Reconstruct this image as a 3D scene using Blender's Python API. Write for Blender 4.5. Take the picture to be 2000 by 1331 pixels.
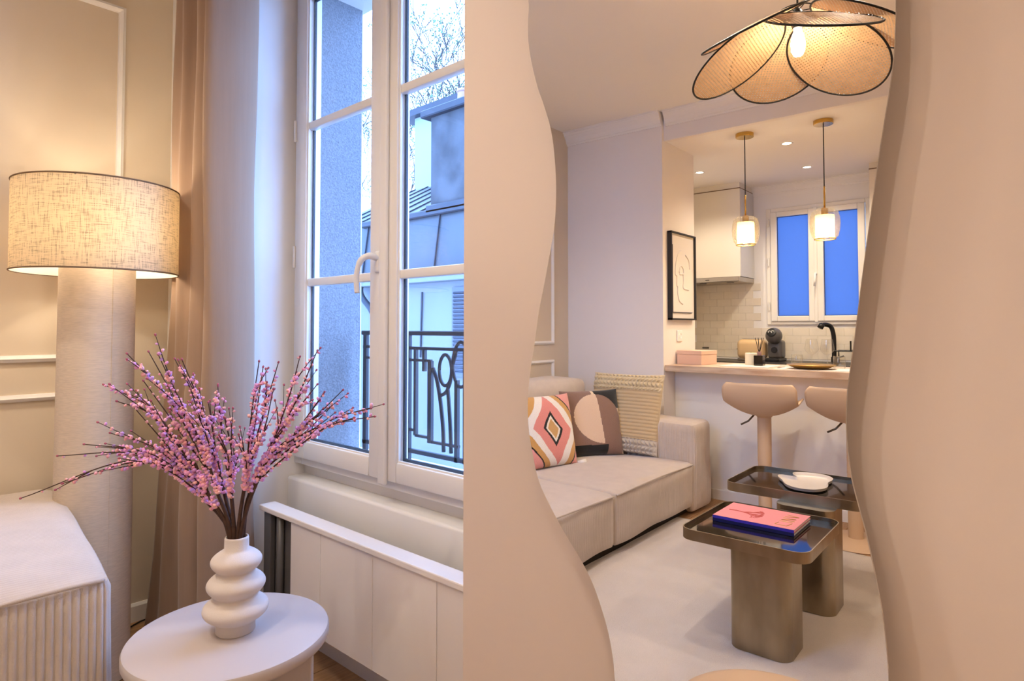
import bpy, bmesh, math, random
from math import sin, cos, tan, pi, radians as R, sqrt, atan2
from mathutils import Vector as V, Matrix, noise as mnoise

for o in list(bpy.data.objects):
    bpy.data.objects.remove(o)
SC = bpy.context.scene
COL = SC.collection
rnd = random.Random(7)

# ------------------------------------------------------------------ camera
F, YAW, PITCH, CZ = 1230.0, R(42), R(1.8), 1.25
PY = 640 - F*tan(PITCH)
cd = bpy.data.cameras.new('camera')
cd.sensor_width = 36
cd.lens = 36*F/2000
cd.shift_y = (PY-665.5)/2000
cd.clip_start = .02
cam = bpy.data.objects.new('camera', cd)
COL.objects.link(cam)
cam.location = (0, 0, CZ)
cam.rotation_euler = (pi/2+PITCH, 0, YAW-pi/2)
SC.camera = cam

# ------------------------------------------------------------------ sky, exposure
SC.view_settings.view_transform = 'Standard'
SC.view_settings.look = 'None'
SC.view_settings.gamma = 1
SC.view_settings.exposure = 0.53
SC.view_settings.use_curve_mapping = False
w = bpy.data.worlds.new('dusk_sky')
SC.world = w
w.use_nodes = True
bg = w.node_tree.nodes['Background']
bg.inputs[0].default_value = (.27, .48, 1.0, 1)
bg.inputs[1].default_value = 8.2

WARM = (1.0, .80, .58)
def lamp(name, kind, loc, power, col=WARM, size=.05, parent=None, **k):
    l = bpy.data.lights.new(name, kind)
    l.energy = power
    l.color = col
    if kind == 'AREA':
        l.shape = 'DISK'
        l.size = size
    else:
        l.shadow_soft_size = size
    for a, v in k.items():
        setattr(l, a, v)
    o = bpy.data.objects.new(name, l)
    COL.objects.link(o)
    o.location = loc
    if parent:
        o.parent = parent
        o.location = V(loc)-parent.location
    return o

# ------------------------------------------------------------------ pixel helpers (directions only; distance from the surface touched)
fw = V((cos(YAW)*cos(PITCH), sin(YAW)*cos(PITCH), sin(PITCH)))
rt = V((sin(YAW), -cos(YAW), 0))
up = rt.cross(fw)
C0 = V((0, 0, CZ))
def ray(u, v):
    return fw+rt*((u-1000)/F)+up*((PY-v)/F)
def at_plane(u, v, p0, n):
    d = ray(u, v)
    return C0+d*((p0-C0).dot(n)/d.dot(n))
def at(u, v, **k):
    a, val = list(k.items())[0]
    i = 'xyz'.index(a)
    d = ray(u, v)
    return C0+d*((val-C0[i])/d[i])
M0, MA = V((1.02, .53, 0)), R(1.2)
MN = V((cos(MA), sin(MA), 0))

# ------------------------------------------------------------------ materials
def lin(c):
    if isinstance(c, str):
        c = [int(c[i:i+2], 16)/255 for i in (0, 2, 4)]
    return tuple((x/12.92 if x <= .04045 else ((x+.055)/1.055)**2.4) for x in c)+(1,)
MATS = {}
def mat(name, col, rough=.6, metal=0, vary=0, vscale=8, bump=0, bscale=200, stretch=None, spec=.5, trans=0, ior=1.45, sheen=0, coat=0, col2=None, emit=None, es=0, vdetail=3):
    m = bpy.data.materials.new(name)
    m.use_nodes = True
    nt = m.node_tree
    b = nt.nodes['Principled BSDF']
    c = lin(col)
    b.inputs['Base Color'].default_value = c
    b.inputs['Roughness'].default_value = rough
    b.inputs['Metallic'].default_value = metal
    b.inputs['Specular IOR Level'].default_value = spec
    b.inputs['IOR'].default_value = ior
    if trans:
        b.inputs['Transmission Weight'].default_value = trans
    if sheen:
        b.inputs['Sheen Weight'].default_value = sheen
    if coat:
        b.inputs['Coat Weight'].default_value = coat
    if emit:
        b.inputs['Emission Color'].default_value = tuple(emit)+(1,)
        b.inputs['Emission Strength'].default_value = es
    if vary or bump:
        tc = nt.nodes.new('ShaderNodeTexCoord')
        mp = nt.nodes.new('ShaderNodeMapping')
        nt.links.new(tc.outputs['Object'], mp.inputs[0])
        if stretch:
            mp.inputs['Scale'].default_value = stretch
    if vary:
        n = nt.nodes.new('ShaderNodeTexNoise')
        n.inputs['Scale'].default_value = vscale
        n.inputs['Detail'].default_value = vdetail
        nt.links.new(mp.outputs[0], n.inputs['Vector'])
        r = nt.nodes.new('ShaderNodeValToRGB')
        a = lin(col2) if col2 else tuple(x*(1-vary) for x in c[:3])+(1,)
        r.color_ramp.elements[0].color = a
        r.color_ramp.elements[0].position = .35
        r.color_ramp.elements[1].color = c
        r.color_ramp.elements[1].position = .65
        nt.links.new(n.outputs['Fac'], r.inputs[0])
        nt.links.new(r.outputs[0], b.inputs['Base Color'])
    if bump:
        n2 = nt.nodes.new('ShaderNodeTexNoise')
        n2.inputs['Scale'].default_value = bscale
        nt.links.new(mp.outputs[0], n2.inputs['Vector'])
        bp = nt.nodes.new('ShaderNodeBump')
        bp.inputs['Strength'].default_value = bump
        bp.inputs['Distance'].default_value = .004
        nt.links.new(n2.outputs['Fac'], bp.inputs['Height'])
        nt.links.new(bp.outputs[0], b.inputs['Normal'])
    MATS[name] = m
    return m
def glassy(name, tint=(1, 1, 1), refl=.08, rough=0.0):
    m = bpy.data.materials.new(name)
    m.use_nodes = True
    nt = m.node_tree
    nt.nodes.clear()
    o = nt.nodes.new('ShaderNodeOutputMaterial')
    mx = nt.nodes.new('ShaderNodeMixShader')
    t = nt.nodes.new('ShaderNodeBsdfTransparent')
    t.inputs[0].default_value = tuple(tint)+(1,)
    g = nt.nodes.new('ShaderNodeBsdfGlossy')
    g.inputs['Roughness'].default_value = rough
    f = nt.nodes.new('ShaderNodeLayerWeight')
    f.inputs[0].default_value = .5
    pw = nt.nodes.new('ShaderNodeMath')
    pw.operation = 'POWER'
    pw.inputs[1].default_value = 5
    ma = nt.nodes.new('ShaderNodeMath')
    ma.operation = 'MULTIPLY_ADD'
    ma.inputs[1].default_value = .8
    ma.inputs[2].default_value = refl
    nt.links.new(f.outputs['Facing'], pw.inputs[0])
    nt.links.new(pw.outputs[0], ma.inputs[0])
    nt.links.new(ma.outputs[0], mx.inputs[0])
    nt.links.new(t.outputs[0], mx.inputs[1])
    nt.links.new(g.outputs[0], mx.inputs[2])
    nt.links.new(mx.outputs[0], o.inputs[0])
    MATS[name] = m
    return m
def translucent(name, col, tcol, frac, threads=0, bump=0):
    """woven or frosted sheet: part diffuse, part light passing through"""
    m = bpy.data.materials.new(name)
    m.use_nodes = True
    nt = m.node_tree
    nt.nodes.clear()
    o = nt.nodes.new('ShaderNodeOutputMaterial')
    mx = nt.nodes.new('ShaderNodeMixShader')
    mx.inputs[0].default_value = frac
    d = nt.nodes.new('ShaderNodeBsdfDiffuse')
    d.inputs[0].default_value = lin(col)
    t = nt.nodes.new('ShaderNodeBsdfTranslucent')
    t.inputs[0].default_value = lin(tcol)
    if threads:
        tc = nt.nodes.new('ShaderNodeTexCoord')
        last = None
        for sc in ((26, 26, 420), (300, 300, 22)):
            mp = nt.nodes.new('ShaderNodeMapping')
            mp.inputs['Scale'].default_value = sc
            n = nt.nodes.new('ShaderNodeTexNoise')
            n.inputs['Scale'].default_value = 1.0
            n.inputs['Detail'].default_value = 2
            nt.links.new(tc.outputs['Object'], mp.inputs[0])
            nt.links.new(mp.outputs[0], n.inputs['Vector'])
            if last is None:
                last = n
            else:
                mm = nt.nodes.new('ShaderNodeMath')
                mm.operation = 'MULTIPLY'
                nt.links.new(last.outputs['Fac'], mm.inputs[0])
                nt.links.new(n.outputs['Fac'], mm.inputs[1])
                last = mm
        r = nt.nodes.new('ShaderNodeValToRGB')
        r.color_ramp.elements[0].position = .13
        r.color_ramp.elements[0].color = (1-threads, 1-threads, 1-threads, 1)
        r.color_ramp.elements[1].position = .25
        nt.links.new(last.outputs[0], r.inputs[0])
        for node, c in ((d, col), (t, tcol)):
            mul = nt.nodes.new('ShaderNodeMix')
            mul.data_type = 'RGBA'
            mul.blend_type = 'MULTIPLY'
            mul.inputs['Factor'].default_value = 1
            mul.inputs[6].default_value = lin(c)
            nt.links.new(r.outputs[0], mul.inputs[7])
            nt.links.new(mul.outputs[2], node.inputs[0])
    nt.links.new(d.outputs[0], mx.inputs[1])
    nt.links.new(t.outputs[0], mx.inputs[2])
    nt.links.new(mx.outputs[0], o.inputs[0])
    MATS[name] = m
    return m
def vcol(name, rough=.8, bump=0, bscale=300, sheen=0):
    m = mat(name, (1, 1, 1), rough, bump=bump, bscale=bscale, sheen=sheen)
    a = m.node_tree.nodes.new('ShaderNodeAttribute')
    a.attribute_name = 'Col'
    m.node_tree.links.new(a.outputs['Color'], m.node_tree.nodes['Principled BSDF'].inputs['Base Color'])
    return m

mat('paint_blush', 'deccbf', .75, vary=.03, vscale=1.5, bump=.03, bscale=120)
mat('paint_beige', 'ddcdb6', .75, vary=.03, vscale=2, bump=.03, bscale=120)
mat('paint_white', 'f1ede8', .7, bump=.02, bscale=90)
mat('paint_grey', 'efe7e0', .75, bump=.02, bscale=90)
mat('ceiling_paint', 'f3eee7', .85)
mat('trim_white', 'f1ece6', .4)
mat('frame_white', 'ece7e1', .35)
mat('frame_kitchen', 'eee8de', .4)
mat('rubber_dark', '1b2735', .6)
mat('floor_base', '4b3423', .8)
mat('oak', 'b98d63', .45, vary=.28, vscale=3, stretch=(2, 26, 26), bump=.05, bscale=60)
mat('rug_pile', 'd8ccc2', .95, vary=.10, vscale=3.2, bump=.9, bscale=260, sheen=.3)
mat('curtain_cloth', 'a2866f', .85, vary=.05, vscale=60, stretch=(1, 1, .05), bump=.06, bscale=500, sheen=.25)
mat('lamp_linen', 'd8c6b1', .9, vary=.12, vscale=40, stretch=(1, 1, 9), bump=.15, bscale=300)
translucent('shade_linen', 'd8c8b0', 'f4e4cb', .46, threads=.5)
translucent('shade_lining', 'f6efe2', 'f6e6c6', .35)
mat('trim_brown', '7a6148', .7)
mat('brass', 'c9a255', .25, 1)
mat('bulb', 'fff3dc', .4, emit=(1, .80, .52), es=14)
mat('bulb_hot', 'fff3dc', .4, emit=(1, .82, .56), es=65)
mat('bulb_soft', 'fff3dc', .4, emit=(1, .84, .6), es=10)
mat('spot_glow', 'fff6e6', .4, emit=(1, .9, .72), es=18)
mat('table_lacquer', 'c3b7b2', .35, bump=.02, bscale=500)
mat('bisque', 'd9cdc5', .75, bump=.12, bscale=420)
mat('twig', '4a2f22', .7, vary=.3, vscale=60, bump=.3, bscale=300)
vcol('bud', .6)
mat('cord_sofa', 'cabaad', .85, vary=.07, vscale=14, bump=.35, bscale=420, sheen=.4)
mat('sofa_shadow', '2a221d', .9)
mat('rad_white', 'efe7e1', .3)
mat('rad_dark', '5f5b59', .35)
mat('mirror_silver', 'faf7f2', 0.0, 1)
mat('mirror_edge', 'cfc6bb', .3)
mat('black_board', '2b2622', .6)
glassy('pane_glass', (.98, .99, 1), .035)
glassy('thin_glass', (.985, .985, .97), .10)
translucent('pane_frosted', '7d8ca6', '7c8aa0', .85)
def seeded(name, tint):
    m = glassy(name, tint, .22, .12)
    nt = m.node_tree
    vo = nt.nodes.new('ShaderNodeTexVoronoi')
    vo.inputs['Scale'].default_value = 130
    tc = nt.nodes.new('ShaderNodeTexCoord')
    bp = nt.nodes.new('ShaderNodeBump')
    bp.inputs['Strength'].default_value = .8
    bp.inputs['Distance'].default_value = .01
    nt.links.new(tc.outputs['Object'], vo.inputs['Vector'])
    nt.links.new(vo.outputs['Distance'], bp.inputs['Height'])
    for n in nt.nodes:
        if n.type in ('BSDF_GLOSSY', 'LAYER_WEIGHT'):
            nt.links.new(bp.outputs[0], n.inputs['Normal'])
seeded('seeded_glass', (.97, .95, .90))
translucent('amber_inner', 'f1dda6', 'f5dfa0', .7)
mat('stone_bar', 'd9c4ae', .45, vary=.22, vscale=7, stretch=(1, .6, 4), col2='b99c84', vdetail=6)
mat('stool_sand', 'd0b295', .5)
mat('steel', 'b5aea5', .25, 1)
mat('steel_dark', '6d675f', .3, 1)
mat('aged_brass', 'a89a84', .30, 1, vary=.3, vscale=3, stretch=(3, 3, 1.2), col2='8e806a', bump=.05, bscale=90)
mat('black_glass', '100c0a', .06, spec=.6, coat=.5)
mat('cane', 'd8b189', .6, vary=.15, vscale=40)
mat('black_wire', '15110f', .5)
mat('cabinet_gloss', 'e3dacd', .15)
mat('cabinet_grey', 'c9c7c6', .3)
mat('tile_glaze', 'eadfcc', .2, vary=.05, vscale=5)
mat('grout', 'd2c5b0', .9)
mat('worktop_black', '23211f', .35)
mat('blush_box', 'e3bda6', .6)
mat('candle_wax', 'efe6cd', .5)
mat('print_pink', 'e88a93', .5)
mat('print_coral', 'cc5c55', .5)
mat('print_gold', 'c9a15a', .4, .3)
mat('print_violet', '4b38b4', .5)
mat('print_navy', '1b1c55', .5)
mat('paper', 'e9e2da', .7)
mat('ceramic_grey', 'd8cfc8', .35)
mat('plate_gold', 'b78f43', .3, .8)
mat('toaster_cream', 'dcb989', .3)
mat('plastic_grey', '5c5856', .35)
mat('plastic_black', '161515', .35)
mat('plastic_white', 'efeae2', .4)
mat('art_paper', 'ddd6cf', .8)
mat('cloth_white', 'e9e1d8', .9, bump=.3, bscale=300)
vcol('tufted', .95, .9, 240, .3)
mat('knit_cream', 'd9cbb4', .95, vary=.12, vscale=30, bump=.6, bscale=260)
# outside
mat('render_rough', '84868b', .95, vary=.35, vscale=150, bump=1.0, bscale=130)
mat('facade_pale', '7a7c7e', .9, vary=.10, vscale=1.2)
mat('facade_cyan', '8f9898', .9)
mat('zinc', '42484d', .45, .2, vary=.18, vscale=2, stretch=(1, 1, .3))
mat('zinc_dark', '2f353e', .5, .2, vary=.2, vscale=3)
mat('chimney_render', '4d4f52', .95, vary=.45, vscale=2.2, vdetail=8, bump=.5, bscale=30)
mat('terracotta', 'a8837c', .8)
mat('wrought_iron', '20222b', .45)
mat('shutter_paint', '5c606e', .7)
mat('bark', '4a4440', .9)
mat('leaf_bud', '6f8a6a', .8)
mat('asphalt', '6a6a6c', .95)
mat('sill_stone', '7b7e82', .8)

# ------------------------------------------------------------------ mesh helper
class B:
    def __init__(s):
        s.bm = bmesh.new()
    def box(s, x0, x1, y0, y1, z0, z1, bev=0, seg=2, M=None):
        g = bmesh.ops.create_cube(s.bm, size=1)
        vs = g['verts']
        for v in vs:
            v.co = V(((x0+x1)/2+v.co.x*(x1-x0), (y0+y1)/2+v.co.y*(y1-y0), (z0+z1)/2+v.co.z*(z1-z0)))
        if bev:
            es = list({e for v in vs for e in v.link_edges})
            r = bmesh.ops.bevel(s.bm, geom=es, offset=bev, segments=seg, affect='EDGES', profile=.5)
            vs = list({v for f in r['faces'] for v in f.verts} | {v for v in vs if v.is_valid})
        if M:
            bmesh.ops.transform(s.bm, matrix=M, verts=[v for v in vs if v.is_valid])
        return s
    def tube(s, pts, r, n=8, cap=True, closed=False):
        pts = [V(p) for p in pts]
        k = len(pts)
        rs = r if isinstance(r, (list, tuple)) else [r]*k
        rings = []
        nrm = None
        for i, p in enumerate(pts):
            if closed:
                t = (pts[(i+1) % k]-pts[i-1]).normalized()
            else:
                t = (pts[min(i+1, k-1)]-pts[max(i-1, 0)]).normalized()
            if nrm is None:
                a = V((0, 0, 1)) if abs(t.z) < .9 else V((1, 0, 0))
                nrm = (a-t*a.dot(t)).normalized()
            else:
                nrm = (nrm-t*nrm.dot(t)).normalized()
            bn = t.cross(nrm)
            rings.append([s.bm.verts.new(p+(nrm*cos(2*pi*j/n)+bn*sin(2*pi*j/n))*rs[i]) for j in range(n)])
        for i in range(k if closed else k-1):
            a, b = rings[i], rings[(i+1) % k]
            for j in range(n):
                s.bm.faces.new((a[j], a[(j+1) % n], b[(j+1) % n], b[j]))
        if cap and not closed:
            s.bm.faces.new(rings[0][::-1])
            s.bm.faces.new(rings[-1])
        return s
    def lathe(s, prof, n=40, c=(0, 0, 0), closed=False):
        c = V(c)
        rings = []
        for r, z in prof:
            if r < 1e-6:
                rings.append([s.bm.verts.new(c+V((0, 0, z)))])
            else:
                rings.append([s.bm.verts.new(c+V((r*cos(2*pi*j/n), r*sin(2*pi*j/n), z))) for j in range(n)])
        m = len(rings)
        for i in range(m if closed else m-1):
            a, b = rings[i], rings[(i+1) % m]
            for j in range(n):
                q = (a[0] if len(a) == 1 else a[j], a[0] if len(a) == 1 else a[(j+1) % n],
                     b[0] if len(b) == 1 else b[(j+1) % n], b[0] if len(b) == 1 else b[j])
                q = list(dict.fromkeys(q))
                if len(q) > 2:
                    s.bm.faces.new(q)
        return s
    def prism(s, outline, axis, a, b, holes=None):
        """outline: list of 2-D points in the two other axes (cyclic order), extruded from a to b along axis"""
        def P(p, h):
            q = [0, 0, 0]
            q[axis] = h
            o = [i for i in range(3) if i != axis]
            q[o[0]], q[o[1]] = p
            return V(q)
        A = [s.bm.verts.new(P(p, a)) for p in outline]
        Bv = [s.bm.verts.new(P(p, b)) for p in outline]
        n = len(outline)
        s.bm.faces.new(A)
        s.bm.faces.new(Bv[::-1])
        for i in range(n):
            s.bm.faces.new((A[i], Bv[i], Bv[(i+1) % n], A[(i+1) % n]))
        return s
    def grid(s, fn, nu, nv, close_u=False):
        g = [[s.bm.verts.new(fn(i/nu, j/nv)) for j in range(nv+1)] for i in range(nu if close_u else nu+1)]
        for i in range(nu):
            for j in range(nv):
                a, b = g[i], g[(i+1) % len(g)] if close_u else g[i+1]
                s.bm.faces.new((a[j], b[j], b[j+1], a[j+1]))
        return s
    def obj(s, name, m, parent=None, smooth=False, keep=True, auto=0):
        bmesh.ops.recalc_face_normals(s.bm, faces=s.bm.faces[:])
        me = bpy.data.meshes.new(name)
        s.bm.to_mesh(me)
        s.bm.free()
        return link(name, me, m, parent, smooth, auto)
def link(name, me, m, parent=None, smooth=False, auto=0):
    me.materials.clear()
    for q in (m if isinstance(m, (list, tuple)) else [m]):
        me.materials.append(MATS[q])
    if smooth:
        for p in me.polygons:
            p.use_smooth = True
    if auto:
        me.set_sharp_from_angle(angle=R(auto))
    o = bpy.data.objects.new(name, me)
    COL.objects.link(o)
    if parent:
        o.parent = parent
        o.location = -world_loc(parent)
    return o
def world_loc(o):
    l = V(o.location)
    while o.parent:
        o = o.parent
        l += V(o.location)
    return l
def tag(o, label, cat, group=None):
    o['label'] = label
    o['category'] = cat
    if group:
        o['group'] = group
    return o
def thing(name, loc, label, cat, group=None):
    o = bpy.data.objects.new(name, None)
    COL.objects.link(o)
    o.location = loc
    o.empty_display_size = .05
    return tag(o, label, cat, group)
def struct(o, label=None):
    o['kind'] = 'structure'
    if label:
        o['label'] = label
    return o
def copy_tree(o, parent=None):
    c = o.copy()
    COL.objects.link(c)
    if parent:
        c.parent = parent
    for ch in list(o.children):
        copy_tree(ch, c)
    return c
def piece(name, me, loc, parent, rot=None):
    o = bpy.data.objects.new(name, me)
    COL.objects.link(o)
    o.parent = parent
    o.location = V(loc)-world_loc(parent)
    if rot:
        o.rotation_euler = rot
    return o
def meshof(b, name, m, smooth=False):
    bmesh.ops.recalc_face_normals(b.bm, faces=b.bm.faces[:])
    me = bpy.data.meshes.new(name)
    b.bm.to_mesh(me)
    b.bm.free()
    me.materials.append(MATS[m])
    if smooth:
        for p in me.polygons:
            p.use_smooth = True
    return me
def rrect(cx, cy, hx, hy, r, n=6):
    out = []
    for sx, sy, a0 in ((1, 1, 0), (-1, 1, pi/2), (-1, -1, pi), (1, -1, 3*pi/2)):
        for i in range(n+1):
            a = a0+pi/2*i/n
            out.append((cx+sx*(hx-r)+r*cos(a), cy+sy*(hy-r)+r*sin(a)))
    return out
def spline(pts, n=8):
    """Catmull-Rom through pts"""
    P = [V(p) for p in pts]
    P = [P[0]*2-P[1]]+P+[P[-1]*2-P[-2]]
    out = []
    for i in range(1, len(P)-2):
        for k in range(n):
            t = k/n
            a, b, c, d = P[i-1], P[i], P[i+1], P[i+2]
            out.append(.5*((2*b)+(c-a)*t+(2*a-5*b+4*c-d)*t*t+(3*b-a-3*c+d)*t**3))
    out.append(P[-2])
    return out

# ================================================================== SETTING
XW, YL, ZC, ZK = 1.06, 3.02, 2.87, 2.66
YR = -1.7
NY0, NY1 = 1.112, 2.472       # window niche
XA, XF = 1.34, 1.375          # wall under the window, window frame

fl = struct(B().box(-4.5, 1.7, YR-.1, 3.2, -.12, -.014).obj('floor', 'floor_base'), 'warm brown oak plank floor')
PW, PL = .14, 1.15
pm = meshof(B().box(-PL/2+.0015, PL/2-.0015, -PW/2+.0015, PW/2-.0015, -.014, 0, .001, 1), 'plank', 'oak')
k = 0
y = YR+PW/2
while y < 3.0:
    x = -4.4+PL/2-(k % 3)*.38
    while x-PL/2 < 1.35:
        piece('plank', pm, (x, y, 0), fl)
        x += PL
    y += PW
    k += 1
struct(B().box(-2.35, 1.75, YR-.1, 3.15, ZC, ZC+.1).obj('ceiling', 'ceiling_paint'), 'cream white living room ceiling')
struct(B().box(-4.5, -2.35, YR-.1, 3.15, ZK, ZC+.1).obj('ceiling_kitchen', 'ceiling_paint'), 'lower cream kitchen ceiling with recessed spots')

wl = struct(B().box(-2.35, XW, YL, YL+.12, 0, ZC).obj('wall_left', 'paint_beige'), 'beige wall with white panel mouldings behind the sofa')
# panel mouldings on the left wall
def moulding(x0, x1, z0, z1):
    prof = [(0, 0), (.012, .002), (.016, .010), (.020, .014), (.016, .020), (.010, .026), (0, .028)]
    wdt = .028
    b = B()
    def bar(p, q, inward):
        p, q, inw = V(p), V(q), V(inward)
        d = (q-p).normalized()
        L = (q-p).length
        ra, rb = [], []
        for h, s in prof:
            ra.append(b.bm.verts.new(p+inw*s+d*s+V((0, -h, 0))))
            rb.append(b.bm.verts.new(q+inw*s-d*s+V((0, -h, 0))))
        for i in range(len(prof)-1):
            b.bm.faces.new((ra[i], ra[i+1], rb[i+1], rb[i]))
    Y = YL
    bar((x0, Y, z0), (x1, Y, z0), (0, 0, 1))
    bar((x1, Y, z0), (x1, Y, z1), (-1, 0, 0))
    bar((x1, Y, z1), (x0, Y, z1), (0, 0, -1))
    bar((x0, Y, z1), (x0, Y, z0), (1, 0, 0))
    b.obj('panel_moulding', 'trim_white', wl)
for x0, x1 in ((-.62, .872), (-2.06, -.80)):
    moulding(x0, x1, 1.115, 2.62)
    moulding(x0, x1, .20, .992)

wb = struct(B().box(XW, 1.70, NY1, YL+.12, 0, ZC).box(XW, 1.70, NY0, NY1, 2.72, ZC)
            .box(1.42, 1.70, NY0, NY1, -.1, .70).obj('wall_back', 'paint_white'), 'white window wall with a niche around the window')
struct(B().box(XA, 1.43, NY0, NY1, -.01, .632, .012, 3).obj('trim_1', 'paint_white', None, True, auto=40), 'white panelled apron under the window')
wm = struct(B().box(1.078, 1.70, YR, 1.131, 0, ZC).obj('wall_mirror', 'paint_blush'), 'blush beige wall carrying the wavy mirror')
struct(B().box(-4.5, 1.7, YR-.12, YR, 0, ZC).obj('wall_right', 'paint_white'), 'white wall opposite the sofa')
GX, GY = -2.27, 2.165
wf = struct(B().box(-2.84, GX, GY, YL+.1, 0, ZC).obj('wall_front', 'paint_grey'), 'pale grey wall block between sofa and kitchen')
struct(B().box(-2.349, -2.30, YR, GY, ZK-.003, ZC).obj('beam', 'paint_grey'), 'dropped beam over the breakfast bar')
# crown moulding on grey wall and beam
CP = [(0, 0), (0, -.105), (.010, -.105), (.014, -.092), (.022, -.088), (.030, -.060), (.048, -.036), (.055, -.030), (.060, -.016), (.072, -.012), (.072, 0)]
struct(B().prism([(GX+a, ZC+b) for a, b in CP], 1, GY-.0, YL).obj('trim_2', 'trim_white'), 'stepped crown moulding over the grey wall')
struct(B().prism([(-2.30+a, ZC+b) for a, b in CP], 1, YR, GY-.02).obj('trim_3', 'trim_white'), 'stepped crown moulding along the kitchen beam')
# kitchen shell
KX = -4.4
kb = struct(B().box(KX-.12, KX, YR, 1.16, 0, ZK).box(KX-.12, KX, 2.08, 2.95, 0, ZK).box(KX-.12, KX, 1.16, 2.08, 0, 1.276)
            .box(KX-.12, KX, 1.16, 2.08, 2.43, ZK).obj('wall_kitchen', 'paint_white'), 'white far kitchen wall with window and tiles')
struct(B().box(KX-.1, -2.84, 2.85, 2.95, 0, ZK).obj('wall_kitchen_side', 'paint_white'), 'white side wall of the kitchen')
struct(B().prism([(KX+a*.8, ZK+b*.8) for a, b in CP], 1, 1.1, 2.85).obj('trim_4', 'trim_white'), 'crown moulding over the kitchen window')
bp = struct(B().box(GX-.0001, GX+.014, GY, YL, 0, .10).obj('baseboard_front', 'trim_white'))
struct(B().prism([(YL, 0), (YL, .075), (YL-.008, .075), (YL-.016, .065), (YL-.016, 0)], 0, .62, XW).obj('baseboard_left', 'trim_white'), 'white baseboard in the lamp corner')
# kitchen tiles
tm = meshof(B().box(0, .004, 0.0004, .1496, .0004, .0746, .001, 1), 'tile', 'tile_glaze')
for r in range(10):
    yy = 1.17-(r % 2)*.075
    while yy < 2.80:
        zt = .945+r*.075
        if zt+.07 < 1.27 or (yy > 2.09 and zt < 1.66):
            piece('tile', tm, (KX, yy, zt), kb)
        yy += .15

# ------------------------------------------------------------------ living room window
def bars(b, x0, x1, y0, y1, z0, z1, wl_, wr, wt, wb_, bev=.006):
    b.box(x0, x1, y0, y0+wl_, z0, z1, bev, 2)
    b.box(x0, x1, y1-wr, y1, z0, z1, bev, 2)
    b.box(x0, x1, y0+wl_-.001, y1-wr+.001, z0, z0+wb_, bev, 2)
    b.box(x0, x1, y0+wl_-.001, y1-wr+.001, z1-wt, z1, bev, 2)
    return b
w1 = struct(bars(B(), XF-.005, 1.45, NY0, NY1, .682, 2.75, .05, .06, .06, .05).obj('window_1', 'frame_white', None, True, auto=35),
            'white two-sash casement window above the radiator')
ZB, ZT = .715, 2.70
YM = 1.822
for y0, y1, sl, sr in ((YM+.012, NY1-.028, .075, .085), (NY0+.04, YM-.012, .075, .060)):
    s = bars(B(), XF-.028, XF+.03, y0, y1, ZB, ZT, sl, sr, .075, .072, .008).obj('sash', 'frame_white', w1, True, auto=35)
    gy0, gy1 = y0+sl, y1-sr
    b = B()
    bars(b, XF-.020, XF-.012, gy0-.012, gy1+.012, ZB+.060, ZT-.062, .018, .018, .018, .018, .003)
    b.obj('glazing_bead', 'frame_white', s, True, auto=35)
    b = B()
    bars(b, XF+.004, XF+.012, gy0, gy1, ZB+.072, ZT-.075, .010, .010, .010, .010, 0)
    b.obj('gasket', 'rubber_dark', s)
    g = B().box(XF-.003, XF+.003, gy0-.006, gy1+.006, ZB+.066, ZT-.069).obj('pane', 'pane_glass', s)
    for z in (2.086, 1.435):
        B().box(XF-.016, XF+.016, gy0-.001, gy1+.001, z-.016, z+.016, .005, 2).obj('muntin', 'frame_white', s, True, auto=35)
    for z in (2.03, .95, 1.50):
        yh = NY1-.036 if y0 > 1.7 else NY0+.036
        B().lathe([(0, 0), (.006, 0), (.006, .09), (0, .09)], 10, (XF-.032, yh, z)).obj('hinge', 'trim_white', s, True, auto=50)
B().box(XF-.044, XF-.026, YM-.030, YM+.012, ZB-.012, ZT+.01, .008, 3).obj('cover_strip', 'frame_white', w1, True, auto=35)
hd = B().box(1.338, XF-.02, 1.842, 1.872, 1.445, 1.525, .010, 3).obj('handle_plate', 'frame_white', w1, True, auto=40)
B().tube(spline([(1.345, 1.857, 1.497), (1.312, 1.860, 1.503), (1.290, 1.874, 1.490), (1.282, 1.888, 1.455), (1.283, 1.895, 1.41), (1.288, 1.897, 1.372)], 6), [.012]*8+[.011]*8+[.0095]*15, 12).obj('handle', 'frame_white', hd, True)

# ------------------------------------------------------------------ kitchen window
w2 = struct(bars(B(), KX-.06, KX+.02, 1.16, 2.08, 1.276, 2.43, .04, .045, .04, .035).obj('window_2', 'frame_kitchen'), 'white kitchen window with two frosted blue panes')
for y0, y1 in ((1.205, 1.612), (1.628, 2.035)):
    s = bars(B(), KX-.03, KX+.035, y0, y1, 1.31, 2.39, .058, .058, .05, .052).obj('sash', 'frame_kitchen', w2)
    B().box(KX-.004, KX+.002, y0+.055, y1-.055, 1.36, 2.345).obj('pane', 'pane_frosted', s)
    b = B()
    bars(b, KX+.002, KX+.008, y0+.056, y1-.056, 1.36, 2.342, .006, .006, .006, .006, 0).obj('gasket', 'rubber_dark', s)
B().box(KX+.03, KX+.045, 1.606, 1.634, 1.30, 2.40, .004, 2).obj('cover_strip', 'frame_kitchen', w2)
B().tube([(KX+.04, 1.615, 1.76), (KX+.085, 1.615, 1.76), (KX+.09, 1.618, 1.70), (KX+.088, 1.622, 1.64)], .010, 8).obj('handle', 'plastic_white', w2, True)
for z in (1.42, 1.86, 2.25):
    B().lathe([(0, 0), (.008, 0), (.008, .08), (0, .08)], 8, (KX+.035, 2.055, z)).obj('hinge', 'plastic_white', w2, True, auto=50)

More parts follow.
